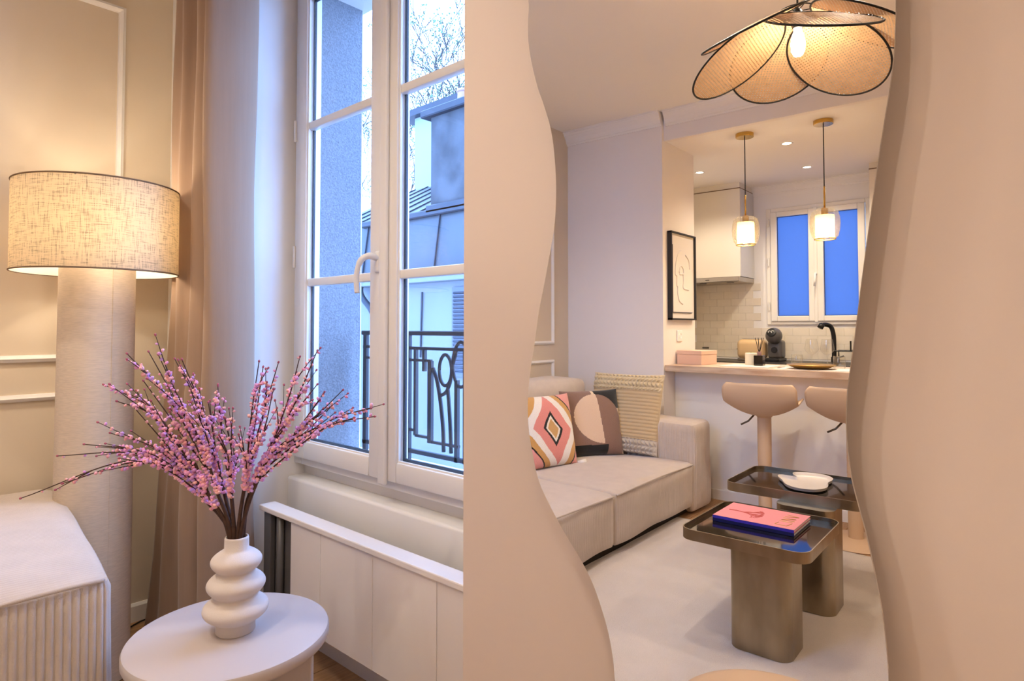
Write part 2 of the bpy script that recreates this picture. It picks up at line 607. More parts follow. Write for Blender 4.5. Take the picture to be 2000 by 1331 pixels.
# ================================================================== RADIATOR
rd = thing('radiator', (1.22, 1.76, .19), 'long cream panel radiator under the window, with a pale top', 'radiator')
B().box(1.172, 1.238, 1.135, 2.372, .545, .566, .004, 2).obj('top_plate', 'rad_white', rd)
B().box(1.206, 1.232, 1.15, 2.35, .20, .543).obj('core', 'rad_dark', rd)  # dark plate stands in for the shaded wall behind the panels
ys = [1.135, 1.345, 1.645, 1.945, 2.145]
for a, b_ in zip(ys[:-1], ys[1:]):
    B().box(1.180, 1.202, a+.0012, b_-.0012, .19, .545, .002, 2).obj('front_panel', 'rad_white', rd)
B().tube([(1.192, 2.24, .02), (1.192, 2.24, .545)], .013, 12).obj('supply_pipe', 'rad_dark', rd, True)
B().box(1.183, 1.203, 2.30, 2.352, .20, .545, .003, 2).obj('side_strip', 'rad_dark', rd)
for yy in (1.35, 2.1):
    B().box(1.232, 1.34, yy-.03, yy+.03, .30, .34).obj('bracket', 'rad_dark', rd)

# ================================================================== MIRROR
LEFT = [(1032, 0), (1031, 50), (1033, 90), (1040, 130), (1050, 170), (1062, 205), (1074, 245), (1081, 285), (1085.5, 340), (1086, 390), (1082.5, 445),
        (1075, 490), (1065, 545), (1052.5, 610), (1045, 665), (1036, 725), (1031, 780), (1032.5, 835), (1040, 885), (1052.5, 940), (1075, 990),
        (1105, 1045), (1135, 1095), (1157.5, 1140), (1175, 1190), (1189, 1240), (1197.5, 1290), (1201, 1330)]
RIGHT = [(1749, 0), (1748.5, 50), (1745, 110), (1737.5, 170), (1726, 240), (1715, 310), (1704, 390), (1693, 470), (1683, 545), (1676, 600), (1668, 665),
         (1660, 720), (1653.5, 775), (1652, 830), (1655, 880), (1662.5, 935), (1675, 985), (1690, 1040), (1702.5, 1095), (1713, 1145), (1723, 1200), (1730, 1260), (1735, 1330)]
Lp = [at_plane(u, v, M0, MN) for u, v in LEFT]
Rp = [at_plane(u, v, M0, MN) for u, v in RIGHT]
tdir = V((-sin(MA), cos(MA), 0))
def L2(p):
    return ((p-M0).dot(tdir), p.z)
lp = [L2(p) for p in Lp]
rp = [L2(p) for p in Rp]
top = [(.36, 1.99), (.37, 2.09), (.34, 2.19), (.25, 2.25), (.05, 2.28), (-.16, 2.25), (-.27, 2.17), (-.315, 2.06), (-.335, 1.93), (-.345, 1.82)]
top = [p for p in top if (p[1] > lp[0][1]+.03 if p[0] > 0 else p[1] > rp[0][1]+.03)]
bot = [(rp[-1][0]+.004, rp[-1][1]-.06), (-.29, .42), (-.22, .35), (-.05, .31), (.10, .33), (.165, .42), (lp[-1][0]-.002, lp[-1][1]-.05)]
out2 = lp[::-1]+top+rp+bot
dense = spline([V((a, b, 0)) for a, b in out2]+[V((out2[0][0], out2[0][1], 0))], 4)[:-1]
mir = thing('wavy_mirror', M0+V((.01, 0, .31)), 'tall frameless wavy-edged mirror reflecting the sofa and kitchen bar', 'mirror')
def slab(off0, off1, shrink):
    b = B()
    cx, cz = 0, 1.25
    def P(q, off):
        a, z = cx+(q.x-cx)*shrink, cz+(q.y-cz)*shrink
        return M0+tdir*a+MN*off+V((0, 0, z))
    A = [b.bm.verts.new(P(q, off0)) for q in dense]
    Bb = [b.bm.verts.new(P(q, off1)) for q in dense]
    b.bm.faces.new(A)
    b.bm.faces.new(Bb[::-1])
    n = len(A)
    for i in range(n):
        b.bm.faces.new((A[i], Bb[i], Bb[(i+1) % n], A[(i+1) % n]))
    return b
b = slab(0, .006, 1)
mo = b.obj('mirror_glass', ['mirror_silver', 'mirror_edge'], mir)
for p in mo.data.polygons:
    if len(p.vertices) == 4:
        p.material_index = 1
slab(.006, .045, .80).obj('backing_board', 'black_board', mir)

# ================================================================== CURTAIN
def curtain():
    plan = [(.962, 2.705), (.978, 2.66), (.957, 2.615), (.988, 2.585), (1.012, 2.548), (.968, 2.505), (.948, 2.472), (.975, 2.445), (1.012, 2.432), (.975, 2.388),
            (.943, 2.362), (.955, 2.343), (1.0, 2.334), (1.05, 2.331), (1.10, 2.338), (1.128, 2.350), (1.134, 2.362)]
    base = spline([V((x, y, 0)) for x, y in plan], 10)
    n = len(base)-1
    b = B()
    def fn(s, t):
        z = .02+t*2.80
        p = base[int(round(s*n))].copy()
        fl = max(0, 1-t*1.9)**1.4
        left = max(0, .62-s)/.62
        p.y += .17*fl*left**1.2
        p.x += .022*fl*max(0, s-.7)/.3-.02*fl*left
        wv_ = (1-abs(s-.35)/.65)
        p.x += .010*sin(z*2.1+s*9)*max(0, wv_)+.004*sin(z*5.3+s*21)
        p.y += .006*sin(z*1.7+s*12)
        if t < .35:
            p.y += .004*sin(z*14+s*20)*(1-t/.35)
        return V((min(p.x, 1.158 if p.y < 2.46 else 1.05), p.y, z))
    b.grid(fn, n, 70)
    o = b.obj('curtain', 'curtain_cloth', None, True)
    m = o.modifiers.new('thick', 'SOLIDIFY')
    m.thickness = .003
    return o
tag(curtain(), 'floor-length taupe curtain hanging in folds beside the window', 'curtain')

# ================================================================== FLOOR LAMP
LX, LY = .692, 2.650
fl_ = thing('floor_lamp', (LX, LY, 0), 'linen drum floor lamp with a thick fabric column, lit, in the corner', 'lamp')
def col_r(z):
    return .118+.004*(1-z/1.5)
B().lathe([(0, .0), (.120, .0), (.126, .006)]+[(col_r(z), z) for z in (.02, .3, .6, .9, 1.2, 1.52)]+[(.10, 1.53), (0, 1.53)], 64, (LX, LY, 0)).obj('column', 'lamp_linen', fl_, True, auto=50)
B().box(LX-.0015, LX+.0015, LY-col_r(.7)-.0016, LY-col_r(.7)+.004, .01, 1.52, M=Matrix.Translation((LX, LY, 0)) @ Matrix.Rotation(R(8), 4, 'Z') @ Matrix.Translation((-LX, -LY, 0))).obj('seam', 'lamp_linen', fl_)
SR, SZ0, SZ1 = .258, 1.447, 1.757
sh = B().lathe([(SR, SZ0), (SR, SZ1)], 96, (LX, LY, 0)).obj('shade', 'shade_linen', fl_, True)
B().lathe([(SR-.0025, SZ0), (SR-.0025, SZ1)], 96, (LX, LY, 0)).obj('lining', 'shade_lining', sh, True)
for z in (SZ0, SZ1):
    B().tube([(LX+SR*cos(a*pi/48), LY+SR*sin(a*pi/48), z) for a in range(96)], .0028, 6, closed=True).obj('shade_trim', 'trim_brown', sh, True)
b = B()
for a in range(3):
    b.tube([(LX, LY, SZ1-.012), (LX+SR*cos(a*2.094), LY+SR*sin(a*2.094), SZ1-.004)], .003, 6)
b.tube([(LX, LY, 1.52), (LX, LY, 1.755)], .006, 8)
b.obj('shade_spider', 'steel', fl_)
for a in range(3):
    bl = B().lathe([(0, 0), (.010, 0), (.012, .02), (.022, .045), (.024, .06), (.018, .078), (0, .085)], 16, (LX+.15*cos(a*2.094+.5), LY+.15*sin(a*2.094+.5), 1.555)).obj('bulb', 'bulb', fl_, True)
    lamp('lamp_light', 'POINT', (LX+.15*cos(a*2.094+.5), LY+.15*sin(a*2.094+.5), 1.60), 13.5, (1, .85, .66), .025, fl_)
fill_lamp = copy_tree(fl_)  # unseen copy of the floor lamp, added to brighten upright surfaces
fill_lamp.location = (-.75, -1.15, 0)
for c_ in fill_lamp.children:
    if c_.type == 'LIGHT':
        c_.data = c_.data.copy()
        c_.data.energy = 42
fill_lamp['label'] = 'added unseen copy of the linen floor lamp, fill light behind the viewer'
tag(B().tube(spline([(LX+.06, LY+.10, .006), (.86, 2.90, .006), (.93, 2.965, .006), (1.0, 2.985, .006), (1.04, 2.96, .006)], 6), .0035, 6).obj('power_cord', 'plastic_black', None, True), 'thin black power cord by the baseboard behind the curtain', 'cord')

# ================================================================== SIDE TABLE, VASE, BRANCHES
TX, TY, TZ, TR = .728, 1.616, .48, .240
st = thing('side_table', (TX, TY, 0), 'round greige side table with a thick top beside the sofa', 'table')
B().lathe([(0, TZ-.036), (TR-.012, TZ-.036), (TR-.003, TZ-.030), (TR, TZ-.024), (TR, TZ-.008), (TR-.003, TZ-.002), (TR-.010, TZ), (0, TZ)], 96, (TX, TY, 0)).obj('table_top', 'table_lacquer', st, True, auto=35)
th = R(-48+90)
for k in range(2):
    M = Matrix.Translation((TX, TY, 0)) @ Matrix.Rotation(R(-44)+k*pi/2, 4, 'Z')
    B().box(-.205, .205, -.014, .014, .022 if k else .022, TZ-.036-.0, .004, 2, M=M).obj('leg_panel', 'table_lacquer', st)
B().lathe([(0, 0), (.17, 0), (.175, .004), (.175, .018), (.17, .022), (0, .022)], 64, (TX, TY, 0)).obj('base', 'table_lacquer', st, True, auto=35)

VX, VY = .738, 1.610
def ring_(zc, hz, rmid, na, nb, n=16):
    """one lens-shaped ring between pinch radii na (below) and nb (above)"""
    o = []
    for i in range(1, n):
        x = -1+2*i/n
        q = na if x < 0 else nb
        o.append((q+(rmid-q)*(.5+.5*cos(pi*x))**.46, zc+hz*x))
    return o
prof = [(0, 0), (.045, 0), (.0475, .003), (.0465, .026)]
prof += ring_(.058, .032, .079, .046, .046)+ring_(.119, .031, .0705, .045, .040)+ring_(.177, .029, .0615, .039, .030)
prof += [(.0295, .207), (.029, .232), (.028, .2365), (.0255, .237), (.024, .233), (.024, .12), (0, .12)]
vase = B().lathe(prof, 64, (0, 0, 0)).obj('vase', 'bisque', None, True)
vase.location = (VX, VY, TZ)
tag(vase, 'matte white ceramic vase of three stacked rings on the round table', 'vase')

WD = (V((VX, VY, .7))-C0).dot(fw)
def bp_(u, v, dw=0):
    return C0+ray(u, v)*(WD+dw)
MOUTH = V((VX, VY, TZ+.21))
STEMS = [
    # (fork path pixels, [tips], spread) ; tips: (u, v, dw, mid-curve pixel or None)
    ([(432, 1010), (400, 975), (372, 930)], [(40, 974, -.05, (262, 900)), (122, 945, -.10, (268, 903)), (112, 891, .02, (262, 886)), (164, 868, -.02, (290, 885)), (201, 884, .06, (290, 890))],
     'longest pink willow branch, arching far left over the sofa arm'),
    ([(436, 1012), (408, 968), (380, 905)], [(215, 846, .0, (310, 880)), (256, 842, .07, None), (228, 784, -.08, (300, 815)), (237, 764, .03, (300, 800)), (259, 793, -.03, None), (266, 763, .08, None)],
     'pink willow branch leaning left in front of the lamp column'),
    ([(442, 1005), (422, 955), (400, 880)], [(248, 691, -.04, (330, 780)), (290, 687, .04, None), (309, 693, -.06, None), (280, 744, .0, None), (309, 755, .09, None), (330, 730, .02, None)],
     'tall pink willow branch rising upper left before the curtain edge'),
    ([(447, 1000), (434, 945), (418, 890)], [(341, 701, .03, None), (355, 702, -.05, None), (372, 760, -.09, None), (388, 800, .06, None), (407, 786, .0, None)],
     'full pink willow branch leaning left before the curtain folds'),
    ([(455, 1000), (450, 950), (443, 905)], [(425, 769, .05, None), (440, 817, -.04, None), (452, 829, .03, None), (467, 880, .07, None), (428, 850, -.08, None)],
     'short upright pink willow branch in the middle of the bunch'),
    ([(470, 1000), (478, 950), (486, 900)], [(506, 706, -.03, None), (514, 717, .04, None), (544, 708, .0, (520, 790)), (523, 763, .08, None), (466, 849, -.05, (480, 900)), (534, 760, -.07, None)],
     'upright pink willow branch at the right edge of the curtain'),
    ([(482, 985), (500, 935), (522, 885)], [(586, 697, .02, (560, 790)), (620, 685, -.03, (575, 790)), (599, 735, .06, None), (620, 751, -.07, None), (634, 766, .04, None), (560, 790, -.05, None)],
     'pink willow branch leaning right across the window frame'),
    ([(484, 990), (505, 935), (530, 885)], [(670, 762, .0, (600, 830)), (649, 793, .05, None), (732, 814, -.04, (630, 832)), (725, 798, .04, (640, 825)), (692, 816, -.08, (620, 845))],
     'lowest right pink willow branch reaching toward the window pane'),
]
ico = bmesh.new()
bmesh.ops.create_icosphere(ico, subdivisions=1, radius=1)
ICO_V = [v.co.copy() for v in ico.verts]
ICO_F = [[v.index for v in f.verts] for f in ico.faces]
ico.free()
PINKS = ['f2a6c4', 'e9a0d0', 'f5b0b4', 'dda0e0', 'f4b6ca', 'd0a6ee', 'f7bcbc']  # violet tints put the blue daylight into the pink bud colour
def branch(i, spec):
    path, tips, label = spec
    bt = thing('willow_branch', MOUTH, label, 'branch', 'willow branches in the white vase')
    ang = 2*pi*i/len(STEMS)
    foot = V((VX, VY, TZ+.13))+V((cos(ang), sin(ang), 0))*.010
    mouth = V((VX, VY, TZ+.232))+(rt*(.017*(path[0][0]-462)/30)+fw.xy.to_3d()*.012*cos(i*2.1))
    main = [foot, mouth]+[bp_(u, v, .02*cos(i*2.1)*(j+1)/3) for j, (u, v) in enumerate(path)]
    sp = spline(main, 8)
    n = len(sp)
    b = B()
    b.tube(sp, [.0062-.0022*j/n for j in range(n)], 7)
    verts, faces, cols = [], [], []
    def bud(p, d, s, c):
        q = d.to_track_quat('Z', 'Y')
        k0 = len(verts)
        for v in ICO_V:
            verts.append(p+q @ V((v.x*s*.72, v.y*s*.72, v.z*s)))
        for f in ICO_F:
            faces.append([k0+x for x in f])
            cols.append(c)
    twigs = []
    for t in tips:
        u, v, dw, mid = t
        a = n-1-rnd.choice((0, 3, 6, 9))
        p0 = sp[a]
        tip = bp_(u, v, dw)
        if mid:
            mp = bp_(mid[0], mid[1], dw*.6)
        else:
            mp = p0.lerp(tip, .5)+up*rnd.uniform(-.006, .012)+rt*rnd.uniform(-.01, .01)
        tw = spline([sp[max(a-5, 0)], p0, mp, tip], 10)
        twigs.append(tw)
        m = len(tw)
        b.tube(tw, [.0030-.0019*j/m for j in range(m)], 5)
        # extra side shoots
        for _ in range(2):
            j = rnd.randrange(m//2, m-6)
            d0 = (tw[j+2]-tw[j]).normalized()
            sd = (d0+V((rnd.uniform(-.35, .35), rnd.uniform(-.35, .35), rnd.uniform(-.3, .3)))).normalized()
            L = rnd.uniform(.06, .13)
            s2 = [tw[j], tw[j]+sd*L*.5+d0*.004, tw[j]+sd*L]
            s2 = spline(s2, 5)
            b.tube(s2, [.0018, .0016, .0015, .0014, .0013, .0012, .0011, .0010, .0009, .0008, .0008][:len(s2)], 4)
            twigs.append(s2)
    for tw in twigs:
        L = sum((tw[k+1]-tw[k]).length for k in range(len(tw)-1))
        cnt = int(L/.0052)
        for c in range(cnt):
            f = c/cnt
            if L > .16:
                if f < .16:
                    continue
                keep = 1.0 if f < .62 else max(.10, 1-(f-.62)*2.9)
            else:
                keep = .62*(1-f*.7)
            if rnd.random() > keep:
                continue
            x = f*(len(tw)-1)
            k = min(int(x), len(tw)-2)
            p = tw[k].lerp(tw[k+1], x-k)
            d0 = (tw[k+1]-tw[k]).normalized()
            r = V((rnd.gauss(0, 1), rnd.gauss(0, 1), rnd.gauss(0, 1)))
            r = (r-d0*r.dot(d0)).normalized()
            dd = (d0*.5+r).normalized()
            s = rnd.uniform(.0050, .0074)*(1 if f < .7 else .8)
            col = lin(rnd.choice(PINKS))
            bud(p+dd*(s*.9), dd, s, col)
            if f < .7 and rnd.random() < .6:
                d2 = (dd+r.cross(d0)*rnd.choice((-.8, .8))).normalized()
                bud(p+d2*(s*.9), d2, s*.9, col)
        bud(tw[-1], (tw[-1]-tw[-2]).normalized(), .0042, lin('a8566a'))
    b.obj('stem', 'twig', bt, True)
    me = bpy.data.meshes.new('buds')
    me.from_pydata(verts, [], faces)
    ca = me.color_attributes.new('Col', 'FLOAT_COLOR', 'CORNER')
    li = 0
    for f, c in zip(faces, cols):
        for _ in f:
            ca.data[li].color = c
            li += 1
    o = link('buds', me, 'bud', bt, True)
    o['kind'] = 'stuff'
for i, s in enumerate(STEMS):
    branch(i, s)

# ================================================================== SOFA
def soft_box(c, h, r, ribs, bulge=0, coarse=.03, warp=None, faces='fktblr', wob=0):
    """rounded box; ribs: face -> (axis 0/1 of that face, pitch, amplitude)"""
    b = B()
    c, h = V(c), V(h)
    core = V((max(h.x-r, .001), max(h.y-r, .001), max(h.z-r, .001)))
    FD = {'f': (0, 2, 1, -1), 'k': (0, 2, 1, 1), 't': (0, 1, 2, 1), 'b': (0, 1, 2, -1), 'l': (1, 2, 0, -1), 'r': (1, 2, 0, 1)}
    for f in faces:
        ax, ay, an, sg = FD[f]
        rb = ribs.get(f)
        nu = max(4, int(2*h[ax]/coarse))
        nv = max(4, int(2*h[ay]/coarse))
        if rb:
            if rb[0] == 0:
                nu = int(2*h[ax]/rb[1])*5
            else:
                nv = int(2*h[ay]/rb[1])*5
        def fn(s, t):
            p = V((0, 0, 0))
            p[ax] = (2*s-1)*h[ax]
            p[ay] = (2*t-1)*h[ay]
            p[an] = sg*h[an]
            q = V((max(-core.x, min(core.x, p.x)), max(-core.y, min(core.y, p.y)), max(-core.z, min(core.z, p.z))))
            d = p-q
            d = d.normalized() if d.length > 1e-6 else V((0, 0, 1))
            e = bulge*(1-(2*s-1)**4)*(1-(2*t-1)**4)
            if rb:
                x = (p[ax] if rb[0] == 0 else p[ay])/rb[1]
                edge = min(1, min(s, 1-s, t, 1-t)*25)
                e += rb[2]*(abs(sin(pi*x))**.55-1)*edge
            res = q+d*r+d*e
            if wob:
                res += d*wob*mnoise.noise((res+c)*3.2)
            res += c
            return warp(res) if warp else res
        b.grid(fn, nu, nv)
    bmesh.ops.remove_doubles(b.bm, verts=b.bm.verts[:], dist=.0004)
    return b
sofa = thing('sofa', (-.85, 2.4, 0), 'cream corduroy sofa with low block arms along the panelled wall', 'sofa')
SF, SB = 1.80, 3.0
P = .0172
# near arm (seen at the left), flares outward towards the wall
def flare(p):
    k = max(0, (p.y-SF)/(SB-SF))
    if p.x > .35:
        p.x += .125*(k**.9)*min(1, (p.x-.35)/.15)
    p.z += .012*sin(pi*min(1, k))-.018*max(0, (abs(k-.5)-.35))
    return p
soft_box((.362, 2.385, .325), (.155, .585, .310), .030, {'f': (0, P, .0062), 't': (1, .0125, .0024), 'r': (0, .03, .001)}, .010, .03, flare, wob=.006).obj('near_arm', 'cord_sofa', sofa, True)
B().tube(spline([flare(V((.222, SF+.004, .628))), flare(V((.35, SF-.002, .634))), flare(V((.478, SF+.004, .630))), flare(V((.496, SF+.02, .622)))], 6), .006, 8).obj('arm_piping', 'cord_sofa', sofa, True)
soft_box((-2.105, 2.39, .31), (.145, .590, .295), .035, {'f': (0, P, .005), 'r': (0, P, .005)}, .012, .03, wob=.008).obj('far_arm', 'cord_sofa', sofa, True)
for x0, x1 in ((-1.955, -.95), (-.945, .20)):
    seat = soft_box(((x0+x1)/2, 2.24, .205), ((x1-x0)/2, .44, .148), .030, {'f': (0, P, .0052), 't': (0, .013, .0010)}, .012, .03, wob=.012).obj('seat', 'cord_sofa', sofa, True)
    B().tube(spline([(x0+.012, SF+.004, .338), ((x0+x1)/2, SF-.008, .352), (x1-.012, SF+.004, .338)], 10), .006, 8).obj('seat_piping', 'cord_sofa', seat, True)
    soft_box(((x0+x1)/2, 2.80, .60), ((x1-x0)/2, .17, .27), .05, {'f': (0, P, .002)}, .015, .03, wob=.01).obj('back_cushion', 'cord_sofa', sofa, True)
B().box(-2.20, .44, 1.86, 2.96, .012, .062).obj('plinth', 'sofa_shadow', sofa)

# ------------------------------------------------------------------ cushions
def cushion(name, p_bl, p_br, p_tl, T, colfn, label, m='tufted', n=110, disp=None):
    """pillow spanned by bottom-left, bottom-right, top-left (as seen from its front)"""
    o0, ux, uy = V(p_bl), V(p_br)-V(p_bl), V(p_tl)-V(p_bl)
    nz = ux.cross(uy).normalized()
    ct = o0+ux*.5+uy*.5
    ex, ey = ux.normalized(), uy.normalized()
    W, H = ux.length/2, uy.length/2
    b = B()
    cl = b.bm.loops.layers.float_color.new('Col')
    for side in (1, -1):
        def fn(s, t):
            a, c = 2*s-1, 2*t-1
            th_ = T*(max(0, 1-a**4)*max(0, 1-c**4))**.55
            pin = 1-.035*(1-abs(a)**3)*abs(c)**3, 1-.035*(1-abs(c)**3)*abs(a)**3
            e = th_*side
            if disp and side < 0:
                e -= disp(a, c)*min(1, th_/T*3)
            return ct+ex*(a*W*pin[1])+ey*(c*H*pin[0])+nz*e
        b.grid(fn, n, n)
    me_b = b.bm
    for f in me_b.faces:
        for l in f.loops:
            pass
        q = f.calc_center_median()-ct
        a, c = q.dot(ex)/W, q.dot(ey)/H
        front = q.dot(nz) < .002
        col = lin(colfn(a, c)) if front else lin('e6d9c6')
        for l in f.loops:
            l[cl] = col
    o = b.obj(name, m, None, True)
    return o
def c_diamond(a, c):
    a += .02*sin(c*9)
    d = abs(a)*1.05+abs(c)*.80
    if d < .22: return 'c99a5e'
    if d < .29: return 'e8ddcf'
    if d < .385: return '17130f'
    if d < .76: return 'dd8a80'
    if d < 1.05: return 'ece3da'
    if d < 1.28: return 'cd9a58'
    if d < 1.34: return '17130f'
    return 'e39a92'
def c_geo(a, c):
    mid = .20-.06*c
    if c < -.68 and a < .36: return '0d0c0c'
    if a < mid and ((a-mid)/.88)**2+((c-.10)/.74)**2 < 1: return 'dcbfa6'
    if a > mid-.12:
        arch = ((a-mid)/.74)**2+((c+.05)/.88)**2 < 1 if c > -.05 else a < .93+.04*sin(c*7)
        if arch: return '8a6a5b'
        if c > .40 and a > .12: return '0d0c0c'
        if c > -.05 or a > .9: return 'e4ceb2'
    return '86675a'
cu = cushion('cushion', (-1.01, 2.47, .358), (-1.40, 2.355, .362), (-1.10, 2.61, .80), .065, c_diamond,
             'tufted cushion with pink and ochre diamond pattern')
tag(cu, 'tufted cushion with a pink, black and ochre diamond, leftmost on the sofa', 'cushion', 'cushions on the sofa')
B().tube([(-1.395, 2.345, .372), (-1.44, 2.315, .372)], [.010, .020], 10).obj('tassel', 'cloth_white', cu, True)
cu = cushion('cushion', (-1.47, 2.50, .360), (-1.865, 2.275, .362), (-1.54, 2.60, .805), .070, c_geo, '')
tag(cu, 'tufted brown cushion with a beige half oval and black corners, middle of three', 'cushion', 'cushions on the sofa')
def knit(a, c):
    if c > .58 or c < -.62:
        return .022*abs(sin(a*30+.6*sin(c*26)))*abs(sin(c*24))+.003*sin(a*70)
    return .006*abs(sin(c*36))
cu = cushion('cushion', (-1.885, 2.600, .362), (-1.915, 2.045, .362), (-2.02, 2.600, .915), .060, lambda a, c: 'd8c49f' if c > .58 else ('cdc0b0' if c < -.62 else 'cdb48e'), '', n=170, disp=knit)
tag(cu, 'chunky cream knitted cushion with ribbed middle, leaning on the far arm', 'cushion', 'cushions on the sofa')

# ================================================================== RUG
def rugfn(s, t):
    return V((-1.83+s*2.25, -.35+t*2.55, .012+.003*mnoise.noise(V((s*14, t*15, 0)))))
b = B().grid(rugfn, 90, 100)
rug = b.obj('rug', 'rug_pile', None, True)
mo_ = rug.modifiers.new('thick', 'SOLIDIFY')
mo_.thickness = .011
tag(rug, 'off-white plush rug under the coffee tables', 'rug')

# ================================================================== POUF near the mirror
pf = thing('pouf', (.705, .475, 0), 'round cream upholstered pouf in front of the mirror', 'pouf')
B().lathe([(0, .02), (.185, .02), (.195, .04), (.2, .20), (.2, .37), (.196, .40), (.2, .405), (.203, .42), (.195, .442), (.17, .452), (.10, .457), (0, .458)], 64, (.705, .475, 0)).obj('body', 'stool_sand', pf, True)
B().lathe([(0, 0), (.16, 0), (.16, .02), (0, .02)], 40, (.705, .475, 0)).obj('base', 'black_board', pf)

# ================================================================== COFFEE TABLES
def coffee(name, x0, x1, y0, y1, z, lx0, lx1, ly0, ly1, label):
    t = thing(name, ((lx0+lx1)/2, (ly0+ly1)/2, .014), label, 'coffee table', 'pair of brass coffee tables on the rug')
    cx, cy, hx, hy = (x0+x1)/2, (y0+y1)/2, (x1-x0)/2, (y1-y0)/2
    o1 = rrect(cx, cy, hx, hy, .055, 8)
    o2 = rrect(cx, cy, hx-.004, hy-.004, .051, 8)
    b = B()
    n = len(o1)
    rings = []
    for ol, zz in ((o1, z-.042), (o1, z), (o2, z), (o2, z-.042)):
        rings.append([b.bm.verts.new((p[0], p[1], zz)) for p in ol])
    for i in range(4):
        A, Bq = rings[i], rings[(i+1) % 4]
        for j in range(n):
            b.bm.faces.new((A[j], A[(j+1) % n], Bq[(j+1) % n], Bq[j]))
    b.obj('rim', 'aged_brass', t, True, auto=40)
    B().prism(o2, 2, z-.034, z-.016).obj('glass_top', 'black_glass', t)
    B().prism(o2, 2, z-.042, z-.034).obj('under_plate', 'aged_brass', t)
    B().prism(rrect((lx0+lx1)/2, (ly0+ly1)/2, (lx1-lx0)/2, (ly1-ly0)/2, .05, 8), 2, .014, z-.042).obj('pedestal', 'aged_brass', t, True, auto=40)
    return t
coffee('coffee_table', -.85, -.335, .672, 1.158, .448, -.60, -.388, .752, .982, 'lower aged brass coffee table with a pink book on its black top')
coffee('coffee_table', -1.46, -.985, .605, 1.222, .500, -1.115, -.895, .718, .96, 'taller aged brass coffee table with a grey tray, nearer the bar')

# magazines
def book(name, z0, z1, m, label, dx=0, rot=0, inset=0):
    t = thing(name, (-.675, .942, z0), label, 'book', 'books on the lower coffee table')
    M = Matrix.Translation((-.675+dx, .942, 0)) @ Matrix.Rotation(rot, 4, 'Z')
    h = z1-z0
    B().box(-.118+inset, .118-inset, -.160+inset, .160-inset, z0+.0015, z1-.0015, M=M).obj('pages', 'paper', t)
    c = B().box(-.120+inset, .120-inset, -.163+inset, .163-inset, z1-.0015, z1, M=M).box(-.120+inset, .120-inset, -.163+inset, .163-inset, z0, z0+.0015, M=M)
    c.box(.1185-inset, .120-inset, -.163+inset, .163-inset, z0, z1, M=M)
    return t, c.obj('cover', m, t), M
zt = .448-.016
t, c, M = book('book', zt, zt+.014, 'print_navy', 'dark blue book lying under the pink book')
t, c, M = book('book', zt+.014, zt+.026, 'print_pink', 'pink covered book with a coral tree, on top of the blue one')
# spine in violet, coral motif and gold lettering printed on the cover
B().box(.1200, .1206, -.163, .163, zt+.0142, zt+.0258, M=M).obj('spine', 'print_violet', t)
b = B()
zz = zt+.0264
def twig2(p, ang, L, r, depth):
    q = (p[0]+L*cos(ang), p[1]+L*sin(ang))
    m = ((p[0]+q[0])/2+.1*L*sin(ang), (p[1]+q[1])/2)
    b.tube([M @ V((p[0], p[1], zz)), M @ V((m[0], m[1], zz)), M @ V((q[0], q[1], zz))], [r, r*.9, r*.7], 4)
    if depth:
        for da in (-.55, .05, .6):
            twig2(q, ang+da+rnd.uniform(-.15, .15), L*.66, r*.75, depth-1)
twig2((.005, .135), -pi/2, .062, .0034, 3)
b.obj('coral_motif', 'print_coral', t)
b = B()
def stroke(*ps):
    b.tube([M @ V((x, y, zz)) for x, y in ps], .0016, 4)
stroke((.050, -.085), (.085, -.080), (.088, -.125), (.045, -.135))
stroke((.030, -.082), (.030, -.132))
stroke((.010, -.135), (.010, -.085), (-.022, -.132), (-.022, -.082))
stroke((-.040, -.084), (-.058, -.134), (-.074, -.084))
b.obj('gold_lettering', 'print_gold', t)

# tray on the taller table
b = B()
def blob(a):
    r = .118+.026*cos(2*a+.5)+.012*cos(3*a+1.2)
    d = (a-2.15+pi) % (2*pi)-pi
    r -= .075*math.exp(-(d/.22)**2)
    return r
N = 96
tp = [blob(2*pi*i/N) for i in range(N)]
tx, ty, tz = -1.255, .92, .500-.016
rings = []
for f, dz in ((0.0, .004), (.82, .004), (.92, .008), (.98, .020), (1.0, .020), (.96, .006), (.80, 0)):
    if f == 0:
        rings.append([b.bm.verts.new((tx, ty, tz+dz))])
    else:
        rings.append([b.bm.verts.new((tx+1.30*f*tp[i]*cos(2*pi*i/N), ty+1.22*f*tp[i]*sin(2*pi*i/N), tz+dz)) for i in range(N)])
for i in range(N):
    b.bm.faces.new((rings[0][0], rings[1][i], rings[1][(i+1) % N]))
for k in range(1, 6):
    for i in range(N):
        b.bm.faces.new((rings[k][i], rings[k][(i+1) % N], rings[k+1][(i+1) % N], rings[k+1][i]))
b.bm.faces.new(rings[6])
tag(b.obj('tray', 'ceramic_grey', None, True, auto=40), 'organic cloud-shaped pale ceramic tray on the taller coffee table', 'tray')

